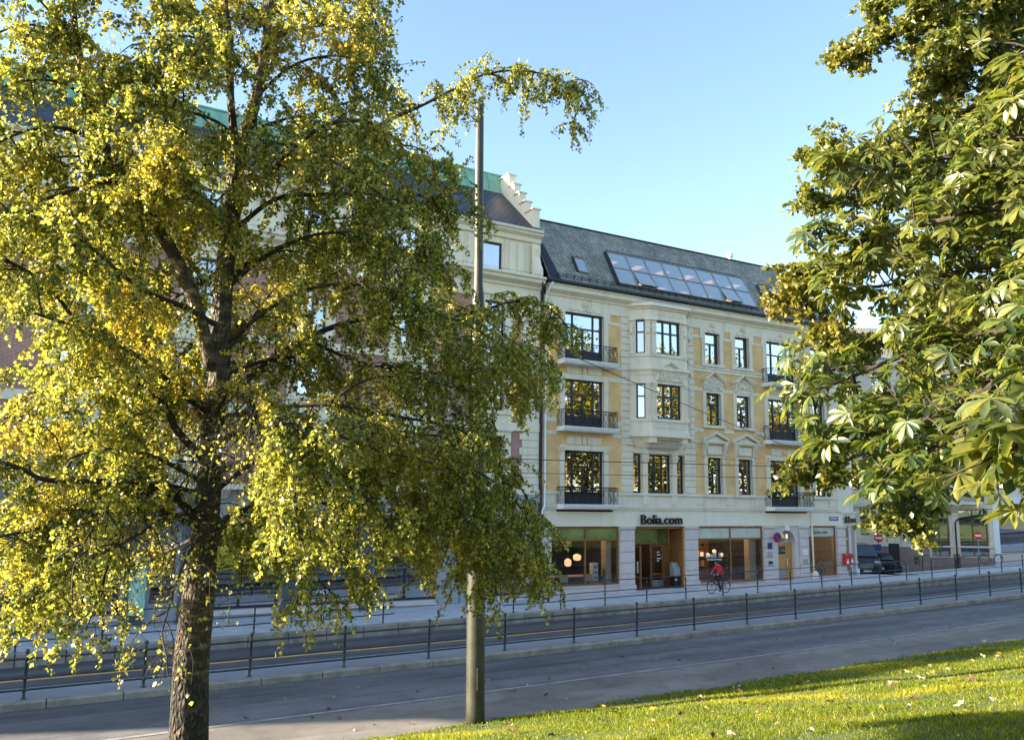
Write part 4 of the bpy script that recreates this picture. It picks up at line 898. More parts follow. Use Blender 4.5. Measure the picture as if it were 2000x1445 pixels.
# rustication courses as blocks between ground floor windows
segs = [(-6,2.3),(3.55,4.0),(5.2,5.4),(6.5,7.0),(8.2,8.45),(9.2,9.35),(10.3,10.7),(12.55,12.95),(15.35,FL)]
for a,b in segs:
    me = None
    for k in range(5):
        zz = -2.9+k*.55
        F(MB().prism([(.02,zz+.02),(-.05,zz+.02),(-.07,zz+.05),(-.07,zz+.50),(-.05,zz+.53),(.02,zz+.53)],'x',a,b),'rustic_block',M['stone2'])
F(MB().box(-6,FL,-.14,.02,-3.02,-2.9),'plinth_course'); F(MB().box(-6,FL,-.22,.02,-.08,.2),'belt_course'); F(MB().box(-6,FL,-.3,.02,10.7,11.2),'cornice'); F(MB().box(-6,FL,-.12,.02,.9,1.1),'belt_course')
# arched niche
ap = arch_pts(8.85,-1.0,.3,10); mb = MB()
mb.prism([(8.55,-2.9),(9.15,-2.9)]+ap,'y',-.085,-.06); F(mb,'arched_niche',M['granite'])
o = F(MB().box(10.9,14.6,-.85,0,.2,.42),'balcony',M['stone2']); railing_mesh(11.0,14.5,-.8,-.02,.42,.85).xf(ML).build('railing',M['iron'],o)
F(MB().prism([(0,-.35),(-.3,-.35),(-.8,.1),(-.8,.2),(0,.2)],'x',12.4,12.9),'bracket')
F(MB().tube([(15.0,-.1,3),(15.0,-.1,-.4),(14.9,-.12,-.6),(12.9,-.12,-.95),(12.75,-.12,-1.2),(12.75,-.12,-5)],.06,8),'downpipe',M['metal_dark'])
# modern glass shop front round the corner, along the street
C0 = ML @ Vector((FL,0,0)); MS = T(C0.x,C0.y,0)
F(MB().box(0,.75,-.1,.5,-5,-.2),'corner_pier',M['white'],X=MS); F(MB().box(0,30,-.15,.4,-.2,.75),'fascia',M['white'],X=MS); F(MB().box(0,30,.05,.4,.75,11.2),'upper_wall',ST,X=MS)
F(MB().box(.75,30,-.1,.4,-5,-3.4),'stall_riser',M['granite'],X=MS)
for k in range(4):
    window(FB,MS,.75+k*4.2,.75+k*4.2+4.0,-3.4,-.2,[(0,1,[])],.08,y=.1,fm=M['wood'],name='shop_window')
    window(FB,MS,1.2+k*4.2,1.2+k*4.2+2.4,1.4,3.9,[(0,1,[.33,.66])],.1,y=-.02)
    F(MB().box(.9+k*4.2,4.5+k*4.2,.3,.34,-3.4,-2.6),'window_film',M['frost'],X=MS)
mb = MB(); mb.box(0,30,.5,12,-5,-4.9); mb.box(0,30,8,8.2,-5,11); F(mb,'inner_room',M['interior'],X=MS)
mb = MB(); mb.box(-6,FL,.5,.6,-5,11); F(mb,'inner_room',M['interior'])
mb = MB(); mb.add([(-6,-.35,11.2),(FL,-.35,11.2),(FL,3,14.5),(-6,3,14.5)],[(0,1,2,3)]); F(mb,'roof',M['slate']); F(MB().add([(0,-.35,11.2),(30,-.35,11.2),(30,3,14.5),(0,3,14.5)],[(0,1,2,3)]),'roof',M['slate'],X=MS)
# far house closing the side street
SB = thing('far_building','distant cream house seen down the side street above the van','building',(72,62,-5))
MF = T(55,72,0) @ RZ(math.atan2(-.45,.89)); 
sh = [(x,x+1.3,z,z+2.3) for x in np.arange(1.5,38,3.4) for z in (-1.2,2.8,6.6)]
mb = MB(); wall_with_holes(mb,0,40,-5.2,11,[tuple(map(float,h)) for h in sh],0,.3); mb.xf(MF).build('wall',M['stone2'],SB)
for h in sh:
    o = window(SB,MF,*map(float,h),[(0,.66,[.5]),(.66,1,[])],.1,fm=M['white']); MB().box(h[0]-.2,h[1]+.2,-.12,.02,h[3],h[3]+.25).xf(MF).build('hood',ST,SB)
for z in (-1.9,1.9,10.4): MB().box(0,40,-.25,.02,z,z+.3).xf(MF).build('cornice',ST,SB)
for x in np.arange(1.2,38,1.7): MB().box(x,x+.5,-.02,.0,-3.4,-2.5).xf(MF).build('cellar_window',M['interior'],SB)
MB().box(0,40,.6,9,-5.2,10.9).xf(MF).build('inner_room',M['interior'],SB); MB().add([(0,-.3,11),(40,-.3,11),(40,5,15),(0,5,15)],[(0,1,2,3)]).xf(MF).build('roof',M['tile'],SB)

# ------------------------------------------------------------------ railings
def post_mesh(h, r, finial=True):
    mb = MB(); mb.lathe([(r*1.9,-.12),(r*1.9,.02),(r*1.15,.05),(r,.1),(r*.95,h*.78),(r*1.5,h*.79),(r*1.5,h*.83),(r,h*.84),(r*.8,h-.09)],0,0,8)
    if finial: mb.lathe([(r*.8,h-.10),(r*1.5,h-.08),(r*1.6,h-.05),(r*1.2,h-.02),(r*.4,h)],0,0,8)
    for q in (.415,.185): mb.lathe([(r*1.35,h*q-.045),(r*1.35,h*q+.045)],0,0,8)
    return mb.mesh('post',M['rail'],True)
def railing(label, x_list, Y, zf, h, rails, r, rr, ext=(0,0), finial=True):
    t = thing('railing',label,'railing',(x_list[0],Y,zf(x_list[0])),'painted street railings'); me = post_mesh(h,r,finial)
    for x in x_list:
        o = link('post',me,t); o.location = (x,Y,zf(x)); o.matrix_parent_inverse = Matrix.Translation(-Vector(t.location)); o.rotation_euler = (random.uniform(-.012,.012),random.uniform(-.008,.008),0)
    xs = [x_list[0]-ext[0]]+list(x_list)+[x_list[-1]+ext[1]]
    for q in rails:
        MB().tube([(x,Y,zf(x)+h*q+random.uniform(-.004,.004)) for x in xs],rr,8).build('rail',M['rail'],t,True)
    return t
nx = [.27+2.618*i for i in range(-3,24)]
railing('long dark railing with ball finials on the near kerb of the street',nx,23.62,g,1.15,(.80,.415,.185),.034,.027,(1,1))
fx = [17.7+2.33*i for i in range(0,22)]
railing('dark three bar railing along the far pavement in front of the shops',fx,30.62,hs,1.08,(.98,.55,.29),.027,.021,(.5,.5),False)
lx = [12.0-2.4*i for i in range(0,9)][::-1]
railing('dark three bar railing along the far pavement behind the birch trunk',lx,30.62,hs,1.08,(.98,.55,.29),.027,.021,(.5,.45),False)

# ------------------------------------------------------------------ tram pole and wires
PX,PY = 8.73,16.68; pz = g(PX)
TP = thing('tram_pole','tall grey steel tram pole stepping narrower, standing at the grass edge','pole',(PX,PY,pz))
MB().lathe([(.205,pz-.3),(.203,pz+.3),(.195,pz+5.4),(.19,pz+5.55),(.148,pz+5.85),(.145,pz+9.2),(.14,pz+9.4),(.105,pz+9.65),(.10,pz+14.1),(.09,pz+14.2),(.03,pz+14.25)],PX,PY,24).build('shaft',M['pole'],TP,True)
for z in (pz+8.95,pz+8.55): MB().lathe([(.16,z),(.175,z+.01),(.175,z+.07),(.16,z+.08)],PX,PY,20).build('clamp',M['metal_dark'],TP)
q = MB(); q.tube([(PX-.17,PY,pz+9.0),(PX-1.1,PY-.1,pz+9.0)],.022,6); q.tube([(PX-.3,PY,pz+9.05),(PX-.5,PY,pz+9.05)],.05,8); q.build('bracket',M['metal_dark'],TP)
q = MB(); q.box(PX-.07,PX+.07,PY-.215,PY-.19,pz+.7,pz+1.15); q.build('access_hatch',M['pole'],TP,bevel=.008)
MB().lathe([(.212,pz+3.4),(.216,pz+3.41),(.216,pz+3.45),(.21,pz+3.46)],PX,PY,24).build('strap',M['metal_dark'],TP)
MB().lathe([(.03,0),(.06,.02),(.06,.1),(.03,.12)],0,0,10).xf(T(PX+.02,PY-.20,pz+8.5)).build('insulator',M['white'],TP,True)
TP.rotation_euler = (0,-.0155,0)      # the pole leans a little
def wire(label, a, b, sag, r=.012, n=24):
    a,b = Vector(a),Vector(b); pts = [a.lerp(b,i/n)-Vector((0,0,sag*4*(i/n)*(1-i/n))) for i in range(n+1)]
    return tag(MB().tube(pts,r,5).build('overhead_wire',M['iron'],None,True),label,'wire','overhead tram wires')
wire('upper overhead tram wire crossing the shop building above the sign',(-40,27,.95),(90,27,2.65),.15,.016)
wire('lower overhead tram wire crossing the shop building just under the other',(-40,27.8,.55),(90,27.8,2.05),.15,.013)
wire('slanting wire running down to the right across the bay window',(PX-.05,PY,pz+8.95),(at(1800,960,52)),.35,.013)
wire('thin span wire anchored left of the bay corbel',(27.7,YF-.06,3.05),(44,27.4,1.5),.25,.008)

# ------------------------------------------------------------------ signs and street furniture
def disc(mb,c,axis,r,t,mi=0,n=28):
    c = Vector(c); ax = Vector(axis).normalized(); u = ax.orthogonal().normalized(); v = ax.cross(u); b = len(mb.v)
    for s_ in (0,t):
        for i in range(n): q = 2*math.pi*i/n; mb.v.append(tuple(c+ax*s_+(u*math.cos(q)+v*math.sin(q))*r))
    mb.f += [tuple(b+i for i in range(n))[::-1],tuple(b+n+i for i in range(n))]+[(b+i,b+(i+1)%n,b+n+(i+1)%n,b+n+i) for i in range(n)]; mb.m += [mi]*(n+2)
def noparking(label, c, axis, r, zg=None, slash=True, arm=None):
    c = Vector(c); ax = Vector(axis).normalized(); t = thing('traffic_sign',label,'sign',c)
    mb = MB(); disc(mb,c,ax,r,.02,0); mb.build('plate',M['red'],t)
    mb = MB(); disc(mb,c+ax*.021,ax,r*.80,.004,0); mb.build('blue_disc',M['blue'],t)
    if slash:
        u = Vector((0,0,1)); s_ = u.cross(ax); mb = MB(); d = (s_*-.7+u*.7); e = (s_*.7+u*.7); o_ = c+ax*.026; k = r*.8
        mb.add([o_+d*k+e*.10*r,o_-d*k+e*.10*r,o_-d*k-e*.10*r,o_+d*k-e*.10*r],[(0,1,2,3)]); mb.build('slash',M['red'],t)
    if zg is not None: MB().tube([(c.x-ax.x*.03,c.y-ax.y*.03,zg),(c.x-ax.x*.03,c.y-ax.y*.03,c.z+r)],.03,8).build('post',M['grey'],t)
    if arm: MB().tube([c-ax*.0,Vector(arm)],.02,6).build('arm',M['grey'],t)
    return t
toC = lambda p:(-Vector((p[0],p[1],0))).normalized()
noparking('round blue and red no parking sign fixed beside the arched door',(38.5,35.55,-1.93),(-.15,-1,0),.30,arm=(38.3,YF-.05,-1.93))
noparking('round blue and red no parking sign on post in front of pale house',(56.78,37.96,-2.33),toC((56.8,38)),.36,-4.8)
q = thing('traffic_sign','red no entry sign half hidden by oak leaves above the van','sign',(53.6,39.9,-4.8)); c_ = Vector((53.46,39.84,-2.28))
mb = MB(); disc(mb,c_,toC(c_),.31,.02); mb.build('plate',M['red'],q); ax = toC(c_); s_ = Vector((0,0,1)).cross(ax); o_ = c_+ax*.024
MB().add([o_-s_*.22-Vector((0,0,.07)),o_+s_*.22-Vector((0,0,.07)),o_+s_*.22+Vector((0,0,.07)),o_-s_*.22+Vector((0,0,.07))],[(0,1,2,3)]).build('bar',M['white'],q)
MB().box(-.3,.3,-.02,.02,-.9,-.45).xf(T(c_.x-.25,c_.y,c_.z) @ RZ(-.6)).build('plate',M['blue'],q); MB().tube([(c_.x+.02,c_.y+.05,-4.9),(c_.x+.02,c_.y+.05,c_.z+.3)],.035,8).build('post',M['grey'],q)
q = thing('traffic_sign','red sign with white bar on a post beside the parked bicycle','sign',(57.9,35.2,-4.2)); c_ = Vector((57.82,35.1,-1.95))
ax = toC(c_); s_ = Vector((0,0,1)).cross(ax); mb = MB(); disc(mb,c_,ax,.27,.02); mb.build('plate',M['red'],q); o_ = c_+ax*.024
MB().add([o_-s_*.19-Vector((0,0,.06)),o_+s_*.19-Vector((0,0,.06)),o_+s_*.19+Vector((0,0,.06)),o_-s_*.19+Vector((0,0,.06))],[(0,1,2,3)]).build('bar',M['white'],q)
MB().tube([(57.85,35.15,-4.3),(57.85,35.15,-1.7)],.03,8).build('post',M['grey'],q)
# street name plate, wall plaques
t = thing('street_name_sign','small dark blue street name plate high on the shop fascia','sign',(44.0,YF-.08,-.84)); MB().box(43.57,44.38,YF-.09,YF-.07,-.95,-.72).build('plate',M['blue'],t)
mb = MB(); x = 43.64
while x < 44.28: wd = random.uniform(.03,.06); mb.box(x,x+wd,YF-.096,YF-.09,-.86,-.86+random.choice((.06,.06,.09))); x += wd+.022
mb.build('lettering',M['white'],t)
def plaque(label,x0,x1,z0,z1,m): 
    t = thing('wall_plaque',label,'plaque',((x0+x1)/2,YF-.1,z0),'plaques on the granite beside the door'); MB().box(x0,x1,YF-.115,YF-.09,z0,z1).build('plate',m,t,bevel=.006); return t
t = plaque('dark blue plaque with emblem, topmost left of the arched door',38.06,38.44,-2.62,-2.24,M['blue']); MB().prism([(38.14,-2.36),(38.25,-2.30),(38.36,-2.36),(38.25,-2.56)],'y',YF-.125,YF-.114).build('emblem',M['black'],t)
plaque('grey plaque in the middle of three left of the arched door',38.06,38.44,-3.12,-2.78,M['grey'])
t = plaque('dark letter plate lowest of three left of the arched door',38.06,38.46,-3.62,-3.30,M['grey']); MB().box(38.10,38.42,YF-.125,YF-.114,-3.46,-3.32).build('slot',M['black'],t)
t = plaque('white plaque right of the arched door',41.02,41.42,-3.02,-2.68,M['white']); MB().tube([(41.1,YF-.118,-2.9),(41.2,YF-.118,-2.8),(41.3,YF-.118,-2.92)],.012,5).build('emblem',M['copper'],t)
t = plaque('grey intercom plate below the white plaque',41.04,41.44,-3.58,-3.26,M['grey'])
# red post boxes on the corner pillar
t = thing('post_box','pair of red post boxes hung on the corner pillar','post box',(45.0,35.8,-3.75))
for k,(x0,x1,z0,z1) in enumerate(((44.55,44.92,-3.72,-3.02),(44.96,45.32,-3.66,-2.98))):
    o = MB().box(x0,x1,35.62,35.9,z0,z1).build('box',M['red'],t,bevel=.03); MB().box(x0+.05,x1-.05,35.61,35.62,z1-.2,z1-.15).build('slot',M['black'],o); MB().box(x0+.08,x1-.1,35.61,35.62,z0+.12,z0+.3).build('notice',M['white'],o)
    mb = MB(); mb.ring(((x0+x1)/2,35.61,z1-.35),(0,1,0),.06,.012,12,4); mb.build('emblem',M['white'],o)
# guard stone with hose by the downpipe
t = thing('guard_stone','small pale rounded guard stone at the foot of the downpipe','stone',(41.85,35.7,hb(41.8))); z = hb(41.8)
MB().lathe([(.22,z-.1),(.21,z+.25),(.16,z+.42),(.07,z+.5),(.01,z+.51)],41.85,35.72,14).build('stone',M['stone'],t,True)
# litter bin and parcel box at the shop entrance
t = thing('litter_bin','dark round litter bin on the pavement in front of the van','bin',(49.85,36.4,-4.55))
MB().lathe([(.30,-4.6),(.33,-4.5),(.38,-3.85),(.40,-3.82),(.40,-3.76),(.34,-3.76),(.33,-3.9)],49.85,36.4,18).build('body',mat('bin_green',(.014,.022,.024),.4),t,True)
t = thing('parcel_stand','black stand with pale box on top in the shop entrance','stand',(31.35,36.35,-4.66))
MB().box(31.12,31.58,36.18,36.55,-4.68,-4.0).build('stand',M['black'],t,bevel=.01); MB().prism([(36.18,-4.0),(36.55,-4.0),(36.55,-3.35),(36.40,-3.25),(36.18,-3.6)],'x',31.10,31.56).build('box',M['grey'],t,bevel=.01)
MB().box(31.16,31.30,36.165,36.178,-4.2,-4.14).build('lettering',M['white'],t)
# dark information pillar and granite gate post by the pale house
t = thing('information_pillar','tall slim dark pillar sign behind the parked car','sign',(55.2,39.9,-4.8)); MB().box(-.35,.35,-.12,.12,-4.9,-2.7).xf(T(55.2,39.9,0) @ RZ(-.6)).build('pillar',M['metal_dark'],t,bevel=.02)
t = thing('gate_post','short dark granite post under the no parking sign','post',(56.9,38.5,-4.8)); MB().lathe([(.5,-4.95),(.5,-4.75),(.36,-4.7),(.30,-3.5),(.36,-3.45),(.34,-3.35),(.1,-3.2)],56.95,38.6,4).build('post',M['granite_d'],t)
t = thing('electrical_box','low grey utility box against the granite base','utility box',(56.2,39.8,-4.8)); MB().box(-.25,.25,-.15,.15,-4.85,-4.3).xf(T(55.9,39.6,0) @ RZ(-.5)).build('cabinet',M['grey'],t,bevel=.02)

# ------------------------------------------------------------------ bicycles and cyclist
def bicycle(label, loc, rz, fm, group=None):
    t = thing('bicycle',label,'bicycle',(0,0,0),group); w_ = .34; wb = 1.04
    for x in (0,wb):
        o = MB().ring((x,0,w_),(0,1,0),w_-.02,.02,32,6).build('wheel',M['black'],t,True)
        MB().ring((x,0,w_),(0,1,0),w_-.045,.010,28,5).build('rim',M['grey'],o,True)
        q = MB()
        for k in range(14): a = 2*math.pi*k/14; q.tube([(x,.02*(-1)**k,w_),(x+(w_-.05)*math.cos(a),0,w_+(w_-.05)*math.sin(a))],.0022,4)
        q.tube([(x,-.05,w_),(x,.05,w_)],.02,8); q.build('spokes',M['grey'],o)
    bb = (.46,0,.28); st = (.36,0,.78); hd = (.86,0,.80); hl = (.89,0,.68)
    mb = MB()
    for a,b,r_ in ((bb,st,.016),(st,hd,.015),(hl,bb,.018),((0,.04,w_),bb,.010),((0,-.04,w_),bb,.010),((0,.03,w_),st,.009),((0,-.03,w_),st,.009),((.84,0,.88),hl,.018)): mb.tube([a,b],r_,7)
    for s_ in (-.045,.045): mb.tube([hl,(.94,s_,.58),(wb,s_,w_)],.011,6)
    mb.build('frame',fm,t,True)
    q = MB(); q.tube([st,(.33,0,.90)],.013,7); q.prism([(.20,.90),(.46,.91),(.47,.935),(.36,.955),(.20,.965)],'y',-.035,.035); q.prism([(.18,.91),(.30,.915),(.30,.955),(.18,.97)],'y',-.075,.075); q.build('saddle',M['black'],t,bevel=.01)
    q = MB(); q.tube([(.84,0,.86),(.82,0,.98),(.86,0,1.0)],.013,7); q.tube([(.74,-.29,1.0),(.84,-.22,1.02),(.87,0,1.0),(.84,.22,1.02),(.74,.29,1.0)],.013,7); q.build('handlebar',M['grey'],t,True)
    q = MB(); q.ring(bb,(0,1,0),.085,.007,20,5); q.tube([(.46,-.08,.28),(.46,.08,.28)],.014,7); q.tube([(.46,.075,.28),(.50,.075,.12)],.01,6); q.tube([(.46,-.075,.28),(.42,-.075,.44)],.01,6); q.box(.455,.555,.08,.17,.105,.13); q.box(.37,.47,-.17,-.08,.43,.455); q.build('crank',M['black'],t)
    q = MB()
    for x in (0,wb): q.tube([(x+.37*math.cos(a),0,w_+.37*math.sin(a)) for a in [R(v) for v in ((30,60,90,120,150,175) if x == 0 else (10,40,70,100,130))]],.014,5)
    q.build('mudguards',M['black'],t)
    t.location = loc; t.rotation_euler = (0,0,rz); return t
CYX,CYY = 30.25,31.35; cz = hs(CYX)
bike = bicycle('dark bicycle being ridden on the far pavement by the person in red',(CYX,CYY,cz),math.pi,M['black'])
bicycle('silver bicycle parked by the rail below the red sign',(58.0,34.9,hs(58)*.5+hb(58)*.5+.1),R(-25),M['grey'])
# rider: one skinned body; local frame of the bicycle (front = +x), turned round with it
def rider():
    t = thing('person','person in red jacket and dark trousers cycling to the left','person',(CYX,CYY,cz))
    J = {'pel':(.33,0,1.02),'spi':(.40,0,1.20),'che':(.50,0,1.40),'nec':(.575,0,1.52),'hed':(.62,0,1.60),'top':(.63,0,1.70),
         'shl':(.50,.19,1.43),'ell':(.66,.26,1.20),'wrl':(.80,.26,1.06),'shr':(.50,-.19,1.43),'elr':(.66,-.26,1.20),'wrr':(.80,-.26,1.06),
         'hil':(.34,.10,.98),'knl':(.66,.11,.66),'anl':(.45,.11,.22),'tol':(.62,.115,.14),'hir':(.34,-.10,.98),'knr':(.72,-.11,.90),'anr':(.40,-.11,.54),'tor':(.55,-.115,.47)}
    rad = {'pel':.145,'spi':.135,'che':.155,'nec':.062,'hed':.085,'top':.07,'shl':.075,'ell':.05,'wrl':.034,'shr':.075,'elr':.05,'wrr':.034,'hil':.10,'knl':.068,'anl':.045,'tol':.038,'hir':.10,'knr':.068,'anr':.045,'tor':.038}
    E_ = [('pel','spi'),('spi','che'),('che','nec'),('nec','hed'),('hed','top'),('che','shl'),('shl','ell'),('ell','wrl'),('che','shr'),('shr','elr'),('elr','wrr'),('pel','hil'),('hil','knl'),('knl','anl'),('anl','tol'),('pel','hir'),('hir','knr'),('knr','anr'),('anr','tor')]
    ks = list(J); me = bpy.data.meshes.new('body'); me.from_pydata([J[k] for k in ks],[(ks.index(a),ks.index(b)) for a,b in E_],[])
    o = bpy.data.objects.new('body',me); COL.objects.link(o); sk = o.modifiers.new('skin','SKIN'); sk.use_smooth_shade = True
    for i,k in enumerate(ks): me.skin_vertices[0].data[i].radius = (rad[k],rad[k])
    me.skin_vertices[0].data[0].use_root = True
    ss = o.modifiers.new('sub','SUBSURF'); ss.levels = 2; ss.render_levels = 2
    dg = bpy.context.evaluated_depsgraph_get(); dg.update(); bm_ = bpy.data.meshes.new_from_object(o.evaluated_get(dg)); bpy.data.objects.remove(o)
    bm_.materials.clear(); jk = mat('red_jacket',(.55,.02,.035),.7,var=.15,scale=9,bump=.4,bscale=12); tr = mat('dark_trousers',(.018,.018,.024),.8); sk_ = mat('skin',(.48,.27,.19),.6); sh_ = mat('black_shoe',(.01,.01,.012),.5)
    for m_ in (jk,tr,sk_,sh_): bm_.materials.append(m_)
    for p in bm_.polygons:
        c = p.center; p.use_smooth = True
        if c.z > 1.515 and c.x > .5: p.material_index = 2
        elif c.x > .765 and c.z > .98: p.material_index = 2
        elif c.z < 1.0 or (c.z < 1.02 and c.x > .45 and abs(c.y) < .2): p.material_index = 1
        if c.z < .22 or (c.y < 0 and c.z < .52 and c.x < .62): p.material_index = 3
    b = link('body',bm_); b.parent = t
    mb = MB(); mb.lathe([(.02,-.11),(.09,-.08),(.118,-.01),(.112,.06),(.08,.105),(.02,.12)],0,0,14); mb.xf(T(.615,0,1.665) @ Matrix.Rotation(R(12),4,'Y') @ Matrix.Diagonal((1.1,.92,1.02,1))); h = mb.build('hair',mat('dark_hair',(.015,.012,.01),.6),None,True); h.parent = t
    q = MB(); q.lathe([(.02,-.115),(.062,-.09),(.082,-.02),(.08,.05),(.05,.07)],0,0,14); q.xf(T(.665,0,1.64) @ Matrix.Diagonal((1,.9,1,1))); q.prism([(.735,1.60),(.775,1.605),(.735,1.66)],'y',-.014,.014)
    f = q.build('face',sk_,None,True); f.parent = t
    for s_ in (-1,1):
        q = MB()
        for k in range(4): q.tube([(.79,s_*(.235+.02*k),1.055),(.825-.004*k,s_*(.235+.02*k),1.045),(.84,s_*(.235+.02*k),1.015),(.825,s_*(.235+.02*k),.985)],[.011,.011,.010,.008],6)
        q.tube([(.79,s_*.225,1.04),(.80,s_*.215,1.01),(.82,s_*.22,.99)],[.012,.011,.009],6); q.box(.765,.80,s_*.26-.045,s_*.26+.045,1.035,1.065); hnd = q.build('hand',sk_,None,True); hnd.parent = t
    t.rotation_euler = (0,0,math.pi); t.scale = (.9,.9,.9); return t
rider(); bike.scale = (.9,.9,.9)

# ------------------------------------------------------------------ van and car in the side street
paint = mat('dark_blue_paint',(.022,.026,.042),.22,.2,var=.05,spec=.7); carglass = mat('car_glass',(.05,.07,.09),.06,spec=.9); lens = mat('headlight_glass',(.55,.56,.55),.15,spec=.9)
def van(label, loc, rz):
    t = thing('delivery_van',label,'van',(0,0,0)); wd = .98      # nose at +x
    prof = [(-3.0,.30),(-3.0,2.02),(-2.9,2.10),(.85,2.10),(1.05,2.05),(1.82,1.28),(2.55,1.06),(2.72,.92),(2.76,.45),(2.70,.28)]
    mb = MB(); ins = lambda z:(wd if z < 1.2 else wd-.11*(z-1.2)/.9); n = len(prof)
    vs = [(x,-ins(z),z) for x,z in prof]+[(x,ins(z),z) for x,z in prof]; mb.add(vs,[tuple(range(n))[::-1],tuple(range(n,2*n))]+[(i,(i+1)%n,n+(i+1)%n,n+i) for i in range(n)])
    mb.build('body',paint,t,bevel=.07)
    mb = MB(); mb.add([(1.10,-.80,2.0),(1.10,.80,2.0),(1.80,.90,1.33),(1.80,-.90,1.33)],[(0,3,2,1)]); mb.xf(T(.025,0,.025)); mb.build('windscreen',carglass,t)
    for s_ in (-1,1):
        MB().add([(.35,s_*.935,1.30),(1.62,s_*.965,1.30),(1.08,s_*.90,1.92),(.35,s_*.895,1.92)],[(0,1,2,3)]).xf(T(0,s_*.012,0)).build('side_window',carglass,t)
        MB().prism([(2.42,.82),(2.62,.80),(2.70,.98),(2.40,1.10)],'y',s_*.62-.20,s_*.62+.20).xf(T(.045,s_*.10,0)).build('headlight',lens,t,bevel=.03)
        MB().box(1.45,1.62,s_*1.12-.10,s_*1.12+.10,1.22,1.55).build('mirror',M['black'],t,bevel=.03)
        for x in (1.85,-2.0):
            o = MB().lathe([(.20,-.11),(.33,-.11),(.355,-.07),(.355,.07),(.33,.11),(.20,.11)],0,0,22).xf(T(x,s_*.90,.35) @ Matrix.Rotation(math.pi/2,4,'X')).build('wheel',M['black'],t,True); MB().lathe([(.05,-.13),(.2,-.12),(.2,.12),(.05,.13)],0,0,16).xf(T(x,s_*.90,.35) @ Matrix.Rotation(math.pi/2,4,'X')).build('rim',M['grey'],o,True)
    mb = MB()
    for k in range(4): mb.box(2.74,2.785,-.42,.42,.62+k*.075,.655+k*.075)
    mb.build('grille',M['grey'],t); MB().box(2.68,2.82,-.9,.9,.28,.52).build('bumper',M['black'],t,bevel=.04); MB().box(2.82,2.83,-.26,.26,.34,.45).build('number_plate',M['white'],t)
    MB().box(1.12,1.75,-.6,-.56,1.3,1.33).xf(T(.3,0,-.12)).build('wiper',M['black'],t); t.location = loc; t.rotation_euler = (0,0,rz); return t
van('dark blue delivery van parked facing out of the side street',(52.6,40.9,-4.86),R(-132))
def car(label, loc, rz):
    t = thing('parked_car',label,'car',(0,0,0)); prof = [(-2.0,.25),(-2.05,.85),(-1.7,.98),(-1.1,1.42),(.35,1.44),(1.05,.98),(1.85,.84),(2.05,.66),(2.06,.28)]; n = len(prof); ins = lambda z:.86-.22*max(0,z-.9)/.5
    mb = MB(); mb.add([(x,-ins(z),z) for x,z in prof]+[(x,ins(z),z) for x,z in prof],[tuple(range(n))[::-1],tuple(range(n,2*n))]+[(i,(i+1)%n,n+(i+1)%n,n+i) for i in range(n)]); mb.build('body',M['black'],t,bevel=.07)
    MB().add([(.42,-.62,1.40),(.42,.62,1.40),(1.02,.78,1.02),(1.02,-.78,1.02)],[(0,3,2,1)]).xf(T(.03,0,.025)).build('windscreen',carglass,t); MB().box(2.05,2.075,-.26,.26,.42,.53).build('number_plate',M['white'],t)
    for s_ in (-1,1):
        MB().prism([(1.72,.66),(2.02,.62),(2.0,.74),(1.70,.84)],'y',s_*.62-.17,s_*.62+.17).xf(T(.03,0,0)).build('headlight',lens,t,bevel=.03)
        MB().add([(-1.0,s_*.80,1.0),(.85,s_*.84,1.0),(.30,s_*.66,1.38),(-.9,s_*.66,1.38)],[(0,1,2,3)]).xf(T(0,s_*.02,0)).build('side_window',carglass,t)
        for x in (1.3,-1.3): o = MB().lathe([(.16,-.1),(.29,-.1),(.31,0),(.29,.1),(.16,.1)],0,0,20).xf(T(x,s_*.78,.31) @ Matrix.Rotation(math.pi/2,4,'X')).build('wheel',M['black'],t,True); MB().lathe([(.04,-.11),(.17,-.1),(.17,.1),(.04,.11)],0,0,14).xf(T(x,s_*.78,.31) @ Matrix.Rotation(math.pi/2,4,'X')).build('rim',M['grey'],o,True)
    t.location = loc; t.rotation_euler = (0,0,rz); return t
car('dark car parked behind the litter bin next to the van',(54.6,40.6,-4.86),R(-138))

# ------------------------------------------------------------------ what stands in the shop windows
def pendant(label,x,y,z,r,h,m,top=-1.06):
    t = thing('pendant_lamp',label,'lamp',(x,y,z),'lamps in the shop windows')
    MB().lathe([(r*.45,z-h/2),(r*.85,z-h*.38),(r,z),(r*.9,z+h*.3),(r*.35,z+h/2)],x,y,14).build('shade',m,t,True); MB().tube([(x,y,z+h/2),(x,y,top)],.006,4).build('cord',M['black'],t); return t
pendant('lower of two glowing paper lamps in the left shop window',24.70,37.1,-3.16,.19,.40,M['lampglow']); pendant('higher of two glowing paper lamps in the left shop window',25.42,37.3,-2.92,.22,.34,M['lampglow'])
pendant('leftmost small bulb lamp in the lettered shop window',35.5,38.2,-3.05,.11,.2,M['lampglow']); pendant('middle small bulb lamp in the lettered shop window',36.0,38.2,-2.85,.12,.22,M['lampglow']); pendant('rightmost small bulb lamp in the lettered shop window',36.6,38.2,-3.05,.10,.2,M['lampglow'])
pendant('round white lamp hanging in the narrow corner shop window',42.2,37.0,-2.62,.22,.3,M['white']); pendant('orange lamp glowing deep inside the shop entrance',29.6,39.4,-2.85,.22,.3,M['tubeglow'])
